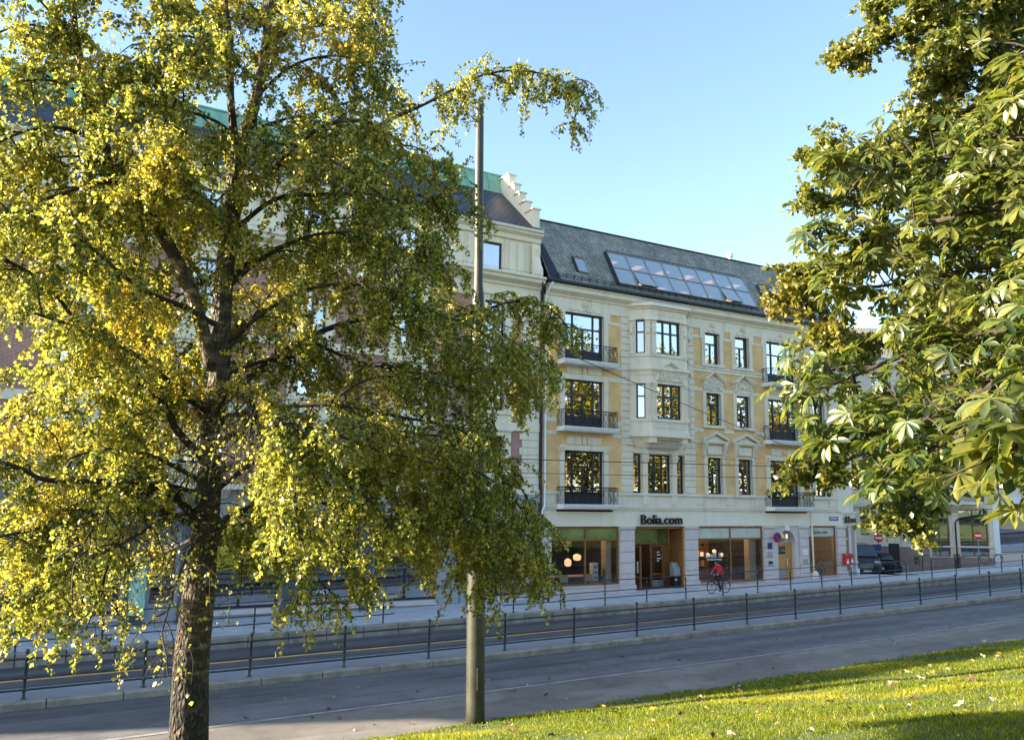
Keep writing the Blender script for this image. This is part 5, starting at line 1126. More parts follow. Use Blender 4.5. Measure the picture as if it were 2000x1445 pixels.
def table(label,x,y,L,Wd,z,m,group='furniture in the shop windows'):
    t = thing('table',label,'table',(x,y,-4.6),group); MB().box(x-L/2,x+L/2,y-Wd/2,y+Wd/2,z-.04,z).build('table_top',m,t,bevel=.01)
    for sx in (-1,1):
        for sy in (-1,1): MB().tube([(x+sx*(L/2-.12),y+sy*(Wd/2-.1),z-.04),(x+sx*(L/2-.05),y+sy*(Wd/2-.05),-4.6)],[.025,.016],6).build('leg',m,t)
    return t
pink = mat('pale_table',(.55,.40,.33),.6)
table('long pale table in the left shop window',24.9,37.3,2.6,.9,-3.86,pink); table('round looking wooden table in the corner shop window',43.2,37.4,1.2,.8,-3.85,M['oakwood']); table('dark low table in the lettered shop window',36.9,37.6,1.2,.7,-4.05,M['black'])
def chair(label,x,y,rz,m):
    t = thing('chair',label,'chair',(0,0,0),'chairs in the shop windows')
    MB().box(-.22,.22,-.22,.22,.43,.47).build('seat',m,t,bevel=.015); MB().prism([(-.22,.47),(.22,.47),(.20,.86),(-.20,.86)],'y',.18,.22).build('backrest',m,t,bevel=.01)
    for sx in (-1,1):
        for sy in (-1,1): MB().tube([(sx*.18,sy*.18,.44),(sx*.22,sy*.22,0)],[.02,.014],6).build('leg',m,t)
    t.location = (x,y,-4.6); t.rotation_euler = (0,0,rz)
chair('wooden chair at the left end of the pale table',24.2,36.85,3.0,pink); chair('wooden chair at the right end of the pale table',25.7,36.9,3.3,pink); chair('dark chair beside the low table in the lettered shop window',36.0,37.0,2.2,M['black']); chair('wooden chair in the narrow corner shop window',42.6,37.0,2.6,M['oakwood'])
t = thing('display_column','white display column standing right of the pale table','display',(26.2,36.9,-4.6)); MB().box(26.05,26.38,36.75,37.05,-4.6,-3.2).build('column',M['white'],t); 
for k in range(4): MB().box(26.10,26.33,36.74,36.75,-4.3+k*.27,-4.15+k*.27).build('picture',M['grey'],t)
cush = mat('teal_cushion',(.16,.23,.24),.9); cush2 = mat('pale_cushion',(.42,.47,.48),.9)
for k,(lab,m_) in enumerate((('bottom pale cushion of the stack by the display wall',M['white']),('middle grey cushion of the stack by the display wall',cush2),('top teal cushion of the stack by the display wall',cush))):
    t = thing('cushion',lab,'cushion',(26.85,36.75,-4.6+k*.25),'cushions in the shop window'); MB().box(26.50+k*.05,27.05-k*.03,36.55,36.95,-4.58+k*.25,-4.34+k*.25).build('cushion',m_,t,bevel=.06)
def potted(label,x,y,h,n,lm):
    t = thing('potted_plant',label,'plant',(x,y,-4.6),'plants in the shop windows'); MB().lathe([(.13,-4.6),(.18,-4.3),(.19,-4.28)],x,y,12).build('pot',M['interior_l'],t,True)
    mb = MB()
    for k in range(n):
        a = random.uniform(0,6.28); zz = -4.3+random.random()*h; r_ = random.uniform(.08,.34)*(.5+.6*(zz+4.3)/h); p = Vector((x+r_*math.cos(a),y+r_*math.sin(a),zz)); d = Vector((math.cos(a),math.sin(a),random.uniform(-.4,.8))).normalized(); s_ = d.orthogonal().normalized(); L_ = random.uniform(.12,.24)
        mb.add([p,p+d*L_*.5+s_*L_*.22,p+d*L_,p+d*L_*.5-s_*L_*.22],[(0,1,2,3)])
    mb.tube([(x,y,-4.3),(x,y,-4.3+h*.8)],.015,5); mb.build('foliage',lm,t)
plm = mat('house_plant_leaf',(.03,.07,.02),.5,var=.3,scale=8)
potted('dark potted plant at the left edge of the lettered shop window',33.15,36.9,1.1,70,plm); potted('bushy potted plant right of the bulb lamps in the shop window',37.0,38.0,1.4,70,plm); potted('small potted plant in the narrow corner shop window',43.7,36.9,.9,50,plm)
# warm light of the lit lamps inside
for (x,y,z,e) in ((25.0,38.2,-1.9,16),(30.0,39.2,-2.0,15),(35.6,38.6,-1.9,34),(43,38.0,-1.9,16)):
    pl = bpy.data.lights.new('shop_lamp_light','POINT'); pl.energy = e; pl.color = (1,.66,.34); pl.shadow_soft_size = .2; po = bpy.data.objects.new('shop_lamp_light',pl); COL.objects.link(po); po.location = (x,y,z)
# ------------------------------------------------------------------ trees
def bark_birch():
    m, nt, p = base_mat('birch_bark'); L = nt.links; p.inputs['Roughness'].default_value = .85
    geo = N(nt,'ShaderNodeNewGeometry'); sx = N(nt,'ShaderNodeSeparateXYZ'); L.new(geo.outputs['Position'],sx.inputs[0])
    mp = N(nt,'ShaderNodeMapping'); mp.inputs['Scale'].default_value = (5,5,11); L.new(geo.outputs['Position'],mp.inputs[0])
    n1 = N(nt,'ShaderNodeTexNoise'); n1.inputs['Scale'].default_value = .8; n1.inputs['Detail'].default_value = 7; n1.inputs['Roughness'].default_value = .7; L.new(mp.outputs[0],n1.inputs['Vector'])
    r1 = N(nt,'ShaderNodeValToRGB'); e = r1.color_ramp.elements; e[0].position = .40; e[0].color = (.03,.024,.018,1); e[1].position = .62; e[1].color = (.27,.20,.125,1); x = e.new(.52); x.color = (.075,.055,.034,1); L.new(n1.outputs['Fac'],r1.inputs[0])
    mp2 = N(nt,'ShaderNodeMapping'); mp2.inputs['Scale'].default_value = (20,20,8); L.new(geo.outputs['Position'],mp2.inputs[0])
    v = N(nt,'ShaderNodeTexVoronoi'); v.feature = 'DISTANCE_TO_EDGE'; v.inputs['Scale'].default_value = 1; L.new(mp2.outputs[0],v.inputs['Vector'])
    r2 = N(nt,'ShaderNodeValToRGB'); e = r2.color_ramp.elements; e[0].position = .02; e[0].color = (.006,.005,.004,1); e[1].position = .42; e[1].color = (.095,.062,.026,1); x = e.new(.17); x.color = (.010,.008,.006,1); L.new(v.outputs['Distance'],r2.inputs[0])
    mr = N(nt,'ShaderNodeMapRange'); mr.inputs[1].default_value = -2.6; mr.inputs[2].default_value = -.6; L.new(sx.outputs[2],mr.inputs[0])
    ad = N(nt,'ShaderNodeMath',operation='ADD'); L.new(mr.outputs[0],ad.inputs[0]); s_ = N(nt,'ShaderNodeMath',operation='SUBTRACT'); s_.inputs[1].default_value = .5; L.new(n1.outputs['Fac'],s_.inputs[0]); L.new(s_.outputs[0],ad.inputs[1])
    mx = N(nt,'ShaderNodeMix',data_type='RGBA'); L.new(ad.outputs[0],mx.inputs[0]); L.new(r2.outputs[0],mx.inputs[6]); L.new(r1.outputs[0],mx.inputs[7]); L.new(mx.outputs[2],p.inputs['Base Color'])
    bp = N(nt,'ShaderNodeBump'); bp.inputs['Strength'].default_value = 1.0; bp.inputs['Distance'].default_value = .08; L.new(v.outputs['Distance'],bp.inputs['Height']); L.new(bp.outputs[0],p.inputs['Normal'])
    return m
M['birchbark'] = bark_birch()
M['twig'] = mat('dark_twig_bark',(.028,.020,.014),.85,var=.3,scale=8,bump=.5,bscale=30)
M['oakbark'] = mat('oak_bark',(.045,.036,.026),.9,var=.3,scale=6,bump=.8,bscale=18)
M['birchleaf'] = leaf_mat('birch_leaf',[(.042,.062,.013),(.10,.125,.020),(.20,.215,.030),(.34,.335,.045),(.46,.425,.065),(.13,.15,.026)],.55,.045,(.44,.34,.04),.9)
M['chestleaf'] = leaf_mat('chestnut_leaf',[(.022,.045,.010),(.05,.085,.013),(.10,.135,.018),(.20,.205,.028),(.045,.07,.015)],.42,.07,(.20,.19,.035),.6)
M['oakleaf'] = leaf_mat('oak_leaf',[(.05,.075,.014),(.10,.13,.018),(.18,.195,.024),(.28,.26,.032),(.07,.10,.016)],.48,.05,(.28,.20,.02),.45)
M['parkleaf'] = leaf_mat('park_leaf',[(.09,.10,.014),(.19,.18,.02),(.32,.26,.035),(.06,.075,.012)],.45,.03,(.34,.27,.04),.25)

def catmull(pts, n=6):
    pts = [Vector(p) for p in pts]; out = []
    for i in range(len(pts)-1):
        p0,p1,p2,p3 = pts[max(i-1,0)],pts[i],pts[i+1],pts[min(i+2,len(pts)-1)]
        for k in range(n):
            t = k/n; out.append(.5*((2*p1)+(p2-p0)*t+(2*p0-5*p1+4*p2-p3)*t*t+(3*p1-p0-3*p2+p3)*t**3))
    out.append(pts[-1]); return out
def taper(n, r0, r1, pw=1.0): return [r0+(r1-r0)*(i/(n-1))**pw for i in range(n)]
def leaves_np(P_, D, S, Nn, Ls, wid=.40, fold=.12):
    """four-cornered folded leaves from arrays of base, direction, side, normal, length"""
    n = len(P_); L_ = Ls[:,None]; mid = P_+D*L_*.42
    V = np.empty((n,4,3)); V[:,0] = P_; V[:,1] = mid+S*L_*wid+Nn*L_*fold; V[:,2] = P_+D*L_; V[:,3] = mid-S*L_*wid+Nn*L_*fold
    Fc = np.empty((n,2,3),dtype=np.int32); b = np.arange(n)*4; Fc[:,0] = np.stack([b,b+1,b+2],1); Fc[:,1] = np.stack([b,b+2,b+3],1)
    return V.reshape(-1,3), Fc.reshape(-1,3)
def unit(a): return a/np.maximum(np.linalg.norm(a,axis=1,keepdims=True),1e-9)
def leaf_cloud(P_, size, jit, droop, wid=.40):
    n = len(P_); D = RNG.normal(size=(n,3))*jit; D[:,2] -= droop; D = unit(D); S = unit(np.cross(D,RNG.normal(size=(n,3)))); Nn = np.cross(D,S)
    return leaves_np(P_,D,S,Nn,size*RNG.uniform(.5,1.3,n),wid)

# ---- birch in front, left
BD = 10.0
BIRCH = thing('birch_tree','large autumn birch with dark rugged trunk and drooping yellow leaves on the left','tree',(at(368,1530,BD)))
tr = catmull([at(*p) for p in ((362,1600,BD),(366,1500,BD),(370,1400,BD),(374,1290,BD),(388,1160,BD),(398,1060,BD),(408,950,BD),(412,860,BD),(428,740,BD+.05),(432,620,BD+.1),(442,500,BD+.1),(456,390,BD+.1),(464,295,BD+.1))],5)
trad = [.285,.255,.245,.237,.228,.222,.215,.20,.185,.175,.168,.162,.158,.155,.150,.146,.142,.138,.134,.130]
_n = len(tr); rr_ = [float(np.interp(i/(_n-1),np.linspace(0,1,20),trad)) for i in range(_n)]
rr_ = [max(.088,.30*(1-.0)*0+r_*(1-.28*(i/_n))) for i,r_ in enumerate(rr_)]
tk = MB(); tk.tube(tr,rr_,16)
stems = [[(464,300,BD+.1),(482,255,BD+.1),(500,190,BD+.1),(515,120,BD+.15),(524,40,BD+.2),(530,-60,BD+.3),(538,-200,BD+.3)],
         [(462,300,BD),(456,255,BD-.1),(450,180,BD-.2),(452,100,BD-.2),(440,0,BD-.2),(430,-120,BD-.3)],
         [(415,720,BD),(370,560,BD-.2),(300,430,BD-.4),(250,350,BD-.5),(200,280,BD-.5),(172,190,BD-.6),(155,110,BD-.6),(143,20,BD-.7),(140,-120,BD-.8)]]
srad = [(.088,.035),(.06,.02),(.085,.03)]
limbs = []          # (world points, r0, r1)
for s_,(a,b) in zip(stems,srad):
    pts = catmull([at(*p) for p in s_],5); tk.tube(pts,taper(len(pts),a,b),10); limbs.append((pts[len(pts)//3:],b,b))
tk.build('trunk',M['birchbark'],BIRCH,True)
L_ = lambda *p: [at(*q) for q in p]
spec = [  # main limbs read from the photograph, with depths of their own
 (L_((402,1075,BD),(380,1015,9.8),(352,980,9.6),(329,959,9.5),(214,940,9.1),(95,938,8.7),(30,910,8.4),(-60,890,8.2)),.062,.016),
 (L_((329,959,9.5),(243,982,9.3),(165,1010,9.0),(82,1031,8.7),(0,1048,8.4),(-80,1080,8.2)),.036,.010),
 (L_((243,982,9.3),(222,1060,9.2),(200,1140,9.1),(172,1205,9.1)),.020,.008),
 (L_((400,1090,BD),(428,1027,10.2),(461,1002,10.4),(519,978,10.7),(560,945,10.9),(618,895,11.1),(680,868,11.2),(760,860,11.4)),.058,.018),
 (L_((560,950,10.8),(640,985,11.1),(700,1000,11.3),(760,1025,11.5),(832,1028,11.7),(900,1060,11.8)),.03,.009),
 (L_((680,868,11.2),(780,890,11.4),(850,918,11.6),(915,965,11.8),(974,1024,11.9),(1020,1090,11.9)),.03,.008),
 (L_((410,910,BD),(346,841,9.7),(325,796,9.5),(284,761,9.3),(214,678,8.9),(150,640,8.6),(60,610,8.3)),.055,.015),
 (L_((415,850,BD),(408,806,9.9),(380,779,9.8),(329,744,9.5),(260,690,9.2),(173,654,8.9),(104,571,8.7),(41,523,8.5),(-40,490,8.3)),.05,.014),
 (L_((425,800,BD),(460,760,10.2),(510,720,10.5),(600,660,10.9),(680,630,11.2),(742,620,11.5),(840,623,11.9),(930,610,12.2),(1000,590,12.4),(1070,600,12.4),(1110,640,12.3)),.06,.010),
 (L_((440,560,10.1),(490,510,10.5),(560,480,11.0),(650,470,11.5),(740,480,11.9),(820,500,12.1),(880,540,12.2)),.045,.01),
 (L_((450,430,10.1),(521,336,10.3),(595,304,10.6),(640,287,10.8),(696,266,11.0),(760,235,11.2),(820,208,11.4),(880,178,11.5),(935,150,11.6),(1000,138,11.7),(1065,146,11.8),(1110,165,11.8),(1140,205,11.8)),.045,.006),
 (L_((448,460,10.1),(532,392,10.0),(612,381,10.1),(700,378,10.2),(780,392,10.4),(850,400,10.5),(895,420,10.6)),.035,.008),
 (L_((464,285,10.1),(510,250,10.2),(560,232,10.3),(610,222,10.4),(680,200,10.5),(730,185,10.6)),.03,.007),
 (L_((458,280,10.1),(440,250,9.9),(400,228,9.6),(330,210,9.2),(270,200,8.9)),.03,.008),
 (L_((524,40,10.2),(580,-10,10.3),(640,-30,10.4),(690,10,10.5),(715,70,10.5)),.025,.006),
 (L_((500,190,10.1),(570,130,10.3),(640,110,10.4),(700,120,10.5),(730,160,10.5)),.025,.006),
 (L_((155,110,9.4),(100,60,9.1),(40,50,8.9),(-40,80,8.7)),.025,.007),
 (L_((200,280,9.5),(120,250,9.1),(40,260,8.8),(-40,300,8.6)),.03,.008),
 (L_((250,350,9.5),(180,360,9.0),(90,390,8.6),(0,430,8.3)),.03,.008),
 (L_((430,640,10.1),(360,600,9.6),(270,560,9.0),(160,470,8.5),(60,420,8.2)),.04,.01),
 (L_((410,930,BD),(470,905,9.6),(560,900,9.2),(640,930,9.0),(720,975,8.9),(770,1040,8.9)),.035,.009),
 (L_((405,1000,BD),(330,1010,9.2),(240,1060,8.7),(140,1110,8.4),(60,1170,8.2)),.03,.008),
 (L_((398,1060,BD),(450,1060,9.7),(520,1070,9.4),(590,1100,9.2),(640,1150,9.1)),.03,.008),
 (L_((420,820,BD),(520,800,9.8),(640,790,9.7),(760,810,9.8),(860,830,10.0),(950,860,10.2)),.04,.009),
 (L_((432,680,10.1),(530,600,9.8),(620,560,9.6),(720,560,9.6),(820,600,9.7)),.035,.008),
 (L_((430,700,10.1),(480,640,11.0),(540,560,12.0),(600,520,12.8)),.03,.008),
 (L_((445,480,10.1),(400,400,9.4),(350,330,8.9),(310,280,8.6)),.03,.008),
 (L_((412,880,BD),(460,840,9.2),(520,820,8.6),(590,830,8.2)),.03,.008),
 (L_((320,480,9.7),(300,400,9.0),(330,320,8.6),(370,250,8.4)),.02,.006),
 (L_((440,520,10.1),(380,560,10.9),(300,600,11.8),(210,620,12.4),(120,640,12.8)),.03,.008),
 (L_((400,1040,BD),(340,1070,10.9),(270,1100,11.6),(190,1130,12.2),(110,1150,12.6)),.03,.008),
 (L_((463,300,10.1),(540,280,9.6),(620,300,9.2),(690,340,9.1),(740,380,9.1)),.025,.006),
 (L_((505,160,10.1),(430,100,9.6),(360,70,9.2),(300,90,9.0)),.022,.006),
 (L_((520,80,10.2),(580,60,9.8),(640,50,9.6),(700,60,9.6)),.02,.005),
 (L_((600,660,10.9),(680,700,10.9),(760,720,11.0),(850,730,11.2),(950,720,11.4),(1030,740,11.5)),.025,.007),
 (L_((930,610,12.2),(980,650,12.2),(1030,700,12.2),(1060,760,12.2)),.014,.005),
 (L_((760,860,11.4),(850,850,11.3),(930,880,11.3),(1000,930,11.4),(1045,1000,11.4)),.02,.006),
 (L_((680,868,11.2),(760,880,10.9),(850,890,10.6),(930,920,10.4),(1000,970,10.3),(1040,1040,10.3),(1055,1110,10.3)),.02,.006),
 (L_((760,1025,11.5),(830,1000,11.0),(900,1010,10.6),(960,1050,10.4),(1000,1110,10.3)),.016,.005),
 (L_((620,900,11.0),(690,930,10.6),(770,960,10.3),(850,1000,10.2),(900,1060,10.2),(930,1120,10.2)),.02,.006),
 (L_((590,830,8.2),(660,850,8.6),(740,880,9.0),(830,900,9.4),(920,930,9.8)),.016,.005),
 (L_((640,930,9.0),(720,920,9.4),(800,940,9.8),(870,980,10.0),(900,1030,10.0)),.016,.005),
 (L_((560,945,10.9),(600,1000,10.8),(650,1060,10.6),(700,1120,10.5)),.016,.005),
 (L_((742,620,11.5),(800,650,11.0),(880,660,10.8),(960,680,10.8),(1030,690,10.9)),.018,.005),
 (L_((820,600,9.7),(880,620,9.9),(940,650,10.1),(1000,690,10.2)),.014,.005),
 (L_((640,790,9.7),(720,740,9.9),(820,740,10.1),(900,760,10.2),(980,770,10.3)),.018,.005),
 (L_((560,480,11.0),(640,430,10.6),(720,430,10.4),(800,450,10.3),(860,490,10.3)),.018,.005),
 (L_((595,304,10.6),(650,330,10.4),(720,330,10.3),(790,320,10.4),(860,330,10.5),(895,370,10.5)),.016,.005),
 (L_((250,350,9.5),(300,280,9.0),(350,180,8.8),(380,100,8.8)),.018,.005),
 (L_((172,190,9.4),(230,150,9.2),(270,120,9.1),(300,140,9.0)),.014,.005),
 (L_((155,110,9.4),(110,40,9.2),(50,-20,9.0),(-30,-30,8.9)),.02,.006),
 (L_((172,190,9.4),(110,160,9.1),(40,160,8.9),(-40,190,8.8)),.02,.006),
 (L_((143,20,9.3),(190,-30,9.3),(240,-50,9.3),(290,-20,9.3)),.018,.005),
 (L_((250,350,9.5),(180,310,9.3),(90,310,9.2),(0,340,9.1),(-50,360,9.0)),.02,.006),
 (L_((524,40,10.2),(460,-10,10.1),(390,-30,10.0),(330,0,9.9)),.018,.005),
 (L_((530,-60,10.3),(600,-110,10.5),(670,-90,10.6),(720,-20,10.7),(735,50,10.7)),.02,.005),
 (L_((300,430,9.6),(230,430,9.9),(140,420,10.3),(50,440,10.6),(-40,470,10.8)),.02,.006),
 (L_((370,560,9.8),(290,520,10.2),(200,520,10.6),(100,540,11.0),(0,560,11.3)),.02,.006),
 (L_((410,900,BD),(330,880,10.6),(240,860,11.0),(140,840,11.4),(40,830,11.6)),.02,.006),
 (L_((450,180,9.8),(400,140,9.5),(340,130,9.3),(280,150,9.2),(220,210,9.2)),.018,.005),
 (L_((412,800,BD),(340,690,10.4),(250,650,10.8),(150,700,11.0),(60,720,11.2)),.02,.006),
 (L_((140,900,8.9),(90,980,8.8),(70,1080,8.8),(80,1180,8.8)),.016,.006),
]
bt = MB(); twP = []; twD = []
def sub_branches(pts, r0, r1, dens, ln, droop, hang, hang_dens, store, mb, outward=None, lim=None):
    """side branches along a limb, each hung with fine drooping twigs; leaf places go to store"""
    pts = catmull(pts,5); n = len(pts); mb.tube(pts,taper(n,r0,r1,.8),7)
    length = sum((pts[i+1]-pts[i]).length for i in range(n-1)); k = max(3,int(length*dens))
    for i in range(k):
        t = .16+.84*(i+random.random())/k; j = min(n-2,int(t*(n-1))); p = pts[j].lerp(pts[j+1],t*(n-1)-j); d = (pts[j+1]-pts[j]).normalized()
        v = Vector((random.gauss(0,1),random.gauss(0,1),random.gauss(.25,.6))); v = (v-d*v.dot(d)*.3).normalized(); v = (v+d*.6).normalized()
        le = ln*random.uniform(.5,1.3)*(1-.35*t); q = [p]; cur = p; vv = v.copy()
        for s_ in range(5):
            vv = (vv+Vector((random.gauss(0,.16),random.gauss(0,.16),-droop*.22*(s_+.4)))).normalized(); cur = cur+vv*le/5; q.append(cur)
        mb.tube(q,taper(6,min(.011,r0*.4),.0035),4,cap=False)
        for h_ in range(hang_dens):
            u = random.uniform(.12,1)*5; a = min(4,int(u)); b0 = q[a].lerp(q[a+1],u-a); hl = hang*random.uniform(.35,1.25); c = b0; dv = Vector((random.gauss(0,.6),random.gauss(0,.6),random.gauss(-.15,.35))); tw = [c]
            for s_ in range(4):
                dv = (dv.normalized()+Vector((random.gauss(0,.12),random.gauss(0,.12),-.55*droop))).normalized(); c = c+dv*hl/4; tw.append(c)
            mb.tube(tw,.0022,3,cap=False)
            m_ = max(4,int(hl*store['per_m']))
            for x in range(m_):
                u2 = (x+random.random())/m_*4; a2 = min(3,int(u2)); pp = tw[a2].lerp(tw[a2+1],u2-a2); store['p'].append((pp.x+random.gauss(0,.018),pp.y+random.gauss(0,.018),pp.z+random.gauss(0,.014)))
rb = random.Random(11)
for k in range(20):      # further limbs filling the crown's depth
    j = rb.randrange(int(len(tr)*.42),len(tr)-1); p0 = tr[j]; a_ = rb.uniform(0,6.28); le = rb.uniform(2.0,3.9)*(1-.25*(j/len(tr))); q_ = [p0]; cur = p0.copy(); v_ = Vector((math.cos(a_),math.sin(a_),rb.uniform(.2,.9))).normalized()
    for s_ in range(5): v_ = (v_+Vector((rb.gauss(0,.12),rb.gauss(0,.12),-.17*s_))).normalized(); cur = cur+v_*le/5; q_.append(cur.copy())
    spec.append((q_,.035,.007))
st = dict(p=[],per_m=88)
for pts,a,b in spec: sub_branches(pts,a,b,7.2,.85,.75,.38,9,st,bt)
for pts,a,b in limbs: sub_branches(pts,.02,.01,8,.9,.75,.36,9,st,bt)
# long free twigs against the sky
for a in (L_((715,175,10.5),(735,120,10.5),(755,70,10.5),(785,32,10.5)),L_((735,150,10.5),(765,132,10.5),(800,124,10.5),(824,122,10.5)),L_((720,170,10.5),(750,185,10.5),(790,205,10.5)),L_((1140,205,11.8),(1150,230,11.8),(1152,268,11.8))):
    c = catmull(a,5); bt.tube(c,.004,4,cap=False)
    for p in c:
        for k in range(2): st['p'].append((p.x+random.gauss(0,.03),p.y+random.gauss(0,.03),p.z+random.gauss(-.02,.02)))
bt.build('branches',M['twig'],BIRCH,True)
lp = np.array(st['p'])
# the stem stands clear of leaves on its open side, and the lower left of the crown is thin
ax_ = np.array(tr[len(tr)//3]); rel = lp-ax_; u_ = np.array((ax_[0],ax_[1],0))/math.hypot(ax_[0],ax_[1]); dep = rel @ u_; lat = rel @ np.array((u_[1],-u_[0],0)); rnd_ = RNG.random(len(lp)); wide = .36+.12*np.sin(lp[:,2]*3)
drop = (dep < .25) & (np.abs(lat-.05*lp[:,2]) < wide) & (lp[:,2] > -3.2) & (lp[:,2] < 1.1) & (rnd_ < .93)
drop |= (lat > -1.25) & (lat < -.2) & (lp[:,2] > -1.5) & (lp[:,2] < -.15) & (rnd_ < .8)
drop |= (lat > .2) & (lat < 1.5) & (lp[:,2] > -2.2) & (lp[:,2] < -.9) & (rnd_ < .45)
lp = lp[~drop]; V,Fc = leaf_cloud(lp,.048,.75,.45,.42)
crown = link('crown',npmesh('crown',V,Fc,M['birchleaf']),BIRCH); crown['kind'] = 'stuff'
print('birch leaves',len(lp))

# ---- chestnut, right foreground
CHE = thing('chestnut_tree','horse chestnut with large palmate green leaves reaching in from the right','tree',(9.6,3.2,lawn_z(9.6,3.2)))
cb = MB(); ct = Vector((9.6,3.2,lawn_z(9.6,3.2)))
cb.tube(catmull([ct-Vector((0,0,.4)),ct+Vector((0,0,1)),ct+Vector((-.1,.1,3)),ct+Vector((0,0,5.5)),ct+Vector((.2,-.1,8.5))],5),taper(21,.33,.16),14)
cb.build('trunk',M['oakbark'],CHE,True)
def palmate():
    """seven leaflets spread from the stalk end, each obovate with a raised midrib fold"""
    out = []
    for var in range(3):
        mb = MB(); rnd = random.Random(var+3)
        for k in range(7):
            a = R(-105+35*k+rnd.uniform(-6,6)); L = (.17,.205,.225,.235,.225,.205,.17)[k]*rnd.uniform(.88,1.1); d = Vector((math.cos(a),math.sin(a),0)); s = Vector((-math.sin(a),math.cos(a),0)); dr = rnd.uniform(.25,.75)
            prof = [(0,.006),(.25,.06),(.5,.12),(.70,.16),(.86,.12),(1,.008)]; vs = []
            for t,wd in prof:
                c = d*L*t+Vector((0,0,-dr*L*t*t*.55)); vs += [c+s*wd*L*.98+Vector((0,0,wd*L*.40)),c,c-s*wd*L*.98+Vector((0,0,wd*L*.40))]
            fs = []
            for i in range(5):
                b = i*3; fs += [(b,b+1,b+4,b+3),(b+1,b+2,b+5,b+4)]
            mb.add(vs,fs)
        mb.tube([(-.14,0,.02),(-.06,0,.015),(0,0,0)],.004,4); out.append(mb)
    return out
pal = palmate(); pal_me = [p.mesh('leaf',M['chestleaf'],True) for p in pal]
cl = [L_((2300,300,5.5),(2100,390,5.8),(1960,405,6.2),(1840,430,6.5),(1740,455,6.7),(1650,470,6.8),(1600,440,6.9)),
 L_((2300,150,6.0),(2120,230,6.2),(1990,270,6.4),(1880,300,6.6),(1780,320,6.8),(1680,330,7.0),(1620,300,7.1)),
 L_((2300,450,5.4),(2100,540,5.8),(1950,600,6.0),(1820,670,6.2),(1700,720,6.3),(1615,755,6.4),(1560,765,6.5)),
 L_((2300,600,5.2),(2100,680,5.4),(1960,740,5.6),(1850,800,5.8),(1740,840,6.0),(1650,855,6.1),(1595,865,6.2)),
 L_((2300,640,4.8),(2100,740,5.0),(1980,800,5.2),(1880,850,5.4),(1790,890,5.5),(1725,925,5.6)),
 L_((2300,420,6.2),(2080,480,6.4),(1930,520,6.6),(1800,545,6.8),(1700,560,7.0),(1620,545,7.1)),
 L_((2300,560,5.8),(2100,620,6.2),(1960,690,6.6),(1850,760,6.8),(1760,800,7.0),(1680,800,7.1)),
 L_((2250,820,3.6),(2080,860,3.7),(2000,880,3.75),(1950,880,3.8)),
 L_((2250,860,3.9),(2100,890,4.0),(2030,910,4.1),(1975,920,4.2)),
 L_((2300,520,5.0),(2120,600,5.3),(1990,640,5.6),(1900,650,5.8),(1820,640,6.0)),
 L_((2300,250,5.5),(2140,330,5.8),(2030,350,6.0),(1940,340,6.2),(1860,360,6.4)),
 L_((2300,100,5.6),(2120,150,5.8),(2020,170,6.0),(1975,190,6.1)),
 L_((2200,700,6.0),(2050,760,6.2),(1920,800,6.4),(1830,830,6.5)),
 L_((2200,480,7.0),(2050,500,7.2),(1900,470,7.4),(1780,500,7.5)),
 L_((2200,660,6.8),(2050,720,7.0),(1900,780,7.2),(1790,820,7.3))]
cl += [L_((2300,20,5.8),(2130,60,6.0),(2050,90,6.2),(1990,110,6.3)),L_((2300,330,6.4),(2100,300,6.6),(1980,240,6.8),(1910,230,6.9)),L_((2200,620,7.2),(2040,580,7.4),(1900,600,7.5),(1790,620,7.6)),L_((2300,180,7.0),(2130,260,7.2),(2000,330,7.3),(1900,390,7.4),(1800,390,7.5))]
cbr = MB(); leaves = []
for pts in cl:
    root = ct+Vector((0,0,max(1.5,min(8.0,pts[0].z-ct.z-.6)))); c = catmull([root]+pts,6); n = len(c); cbr.tube(c,taper(n,.055,.006,.7),8)
    acc = 0
    for i in range(6,n-1):
        acc += (c[i+1]-c[i]).length
        while acc > .028:
            acc -= .028; t = i/n
            d = (c[i+1]-c[i]).normalized(); v = Vector((random.gauss(0,1),random.gauss(0,1),random.gauss(.05,.75))); v = (v-d*v.dot(d)*.6+d*.35).normalized(); le = random.uniform(.08,.50)*(1.05-.4*t); e = c[i]+v*le-Vector((0,0,.05*le))
            if le > .2: cbr.tube([c[i],c[i].lerp(e,.5)+Vector((0,0,.02)),e],[.009,.007,.005],4,cap=False)
            hz = Vector((v.x,v.y,0)); ang = math.atan2(hz.y,hz.x)
            for q in range(random.choice((1,2,2,3))):
                tilt = Matrix.Rotation(random.gauss(.35,.45),4,'Y'); rot = RZ(ang+random.gauss(0,.8)) @ tilt @ Matrix.Rotation(random.gauss(0,.45),4,'X')
                leaves.append((e+Vector((random.gauss(0,.06),random.gauss(0,.06),random.gauss(0,.05))),rot,random.uniform(.36,.74)))
    for q in range(4): leaves.append((c[-1]+Vector((random.gauss(0,.05),)*3),RZ(random.uniform(0,6.28)) @ Matrix.Rotation(random.gauss(.3,.4),4,'Y'),random.uniform(.7,1.05)))
cbr.build('branches',M['oakbark'],CHE,True)
def size_in_view(l):
    z = l[0].dot(cF); x = l[0].dot(cR)/z; return l[2]/z if abs(x) < .63 else 0
leaves.sort(key=size_in_view,reverse=True)
for i,(p,rot,s) in enumerate(leaves[:300]):
    o = link('leaf',pal_me[i%3],CHE); o.matrix_parent_inverse = Matrix.Translation(-Vector(CHE.location)); o.matrix_basis = T(*p) @ rot @ Matrix.Scale(s,4)
tv = [np.array(p.v) for p in pal]; tf = [p.f for p in pal]
VV = []; FF = []; off = 0
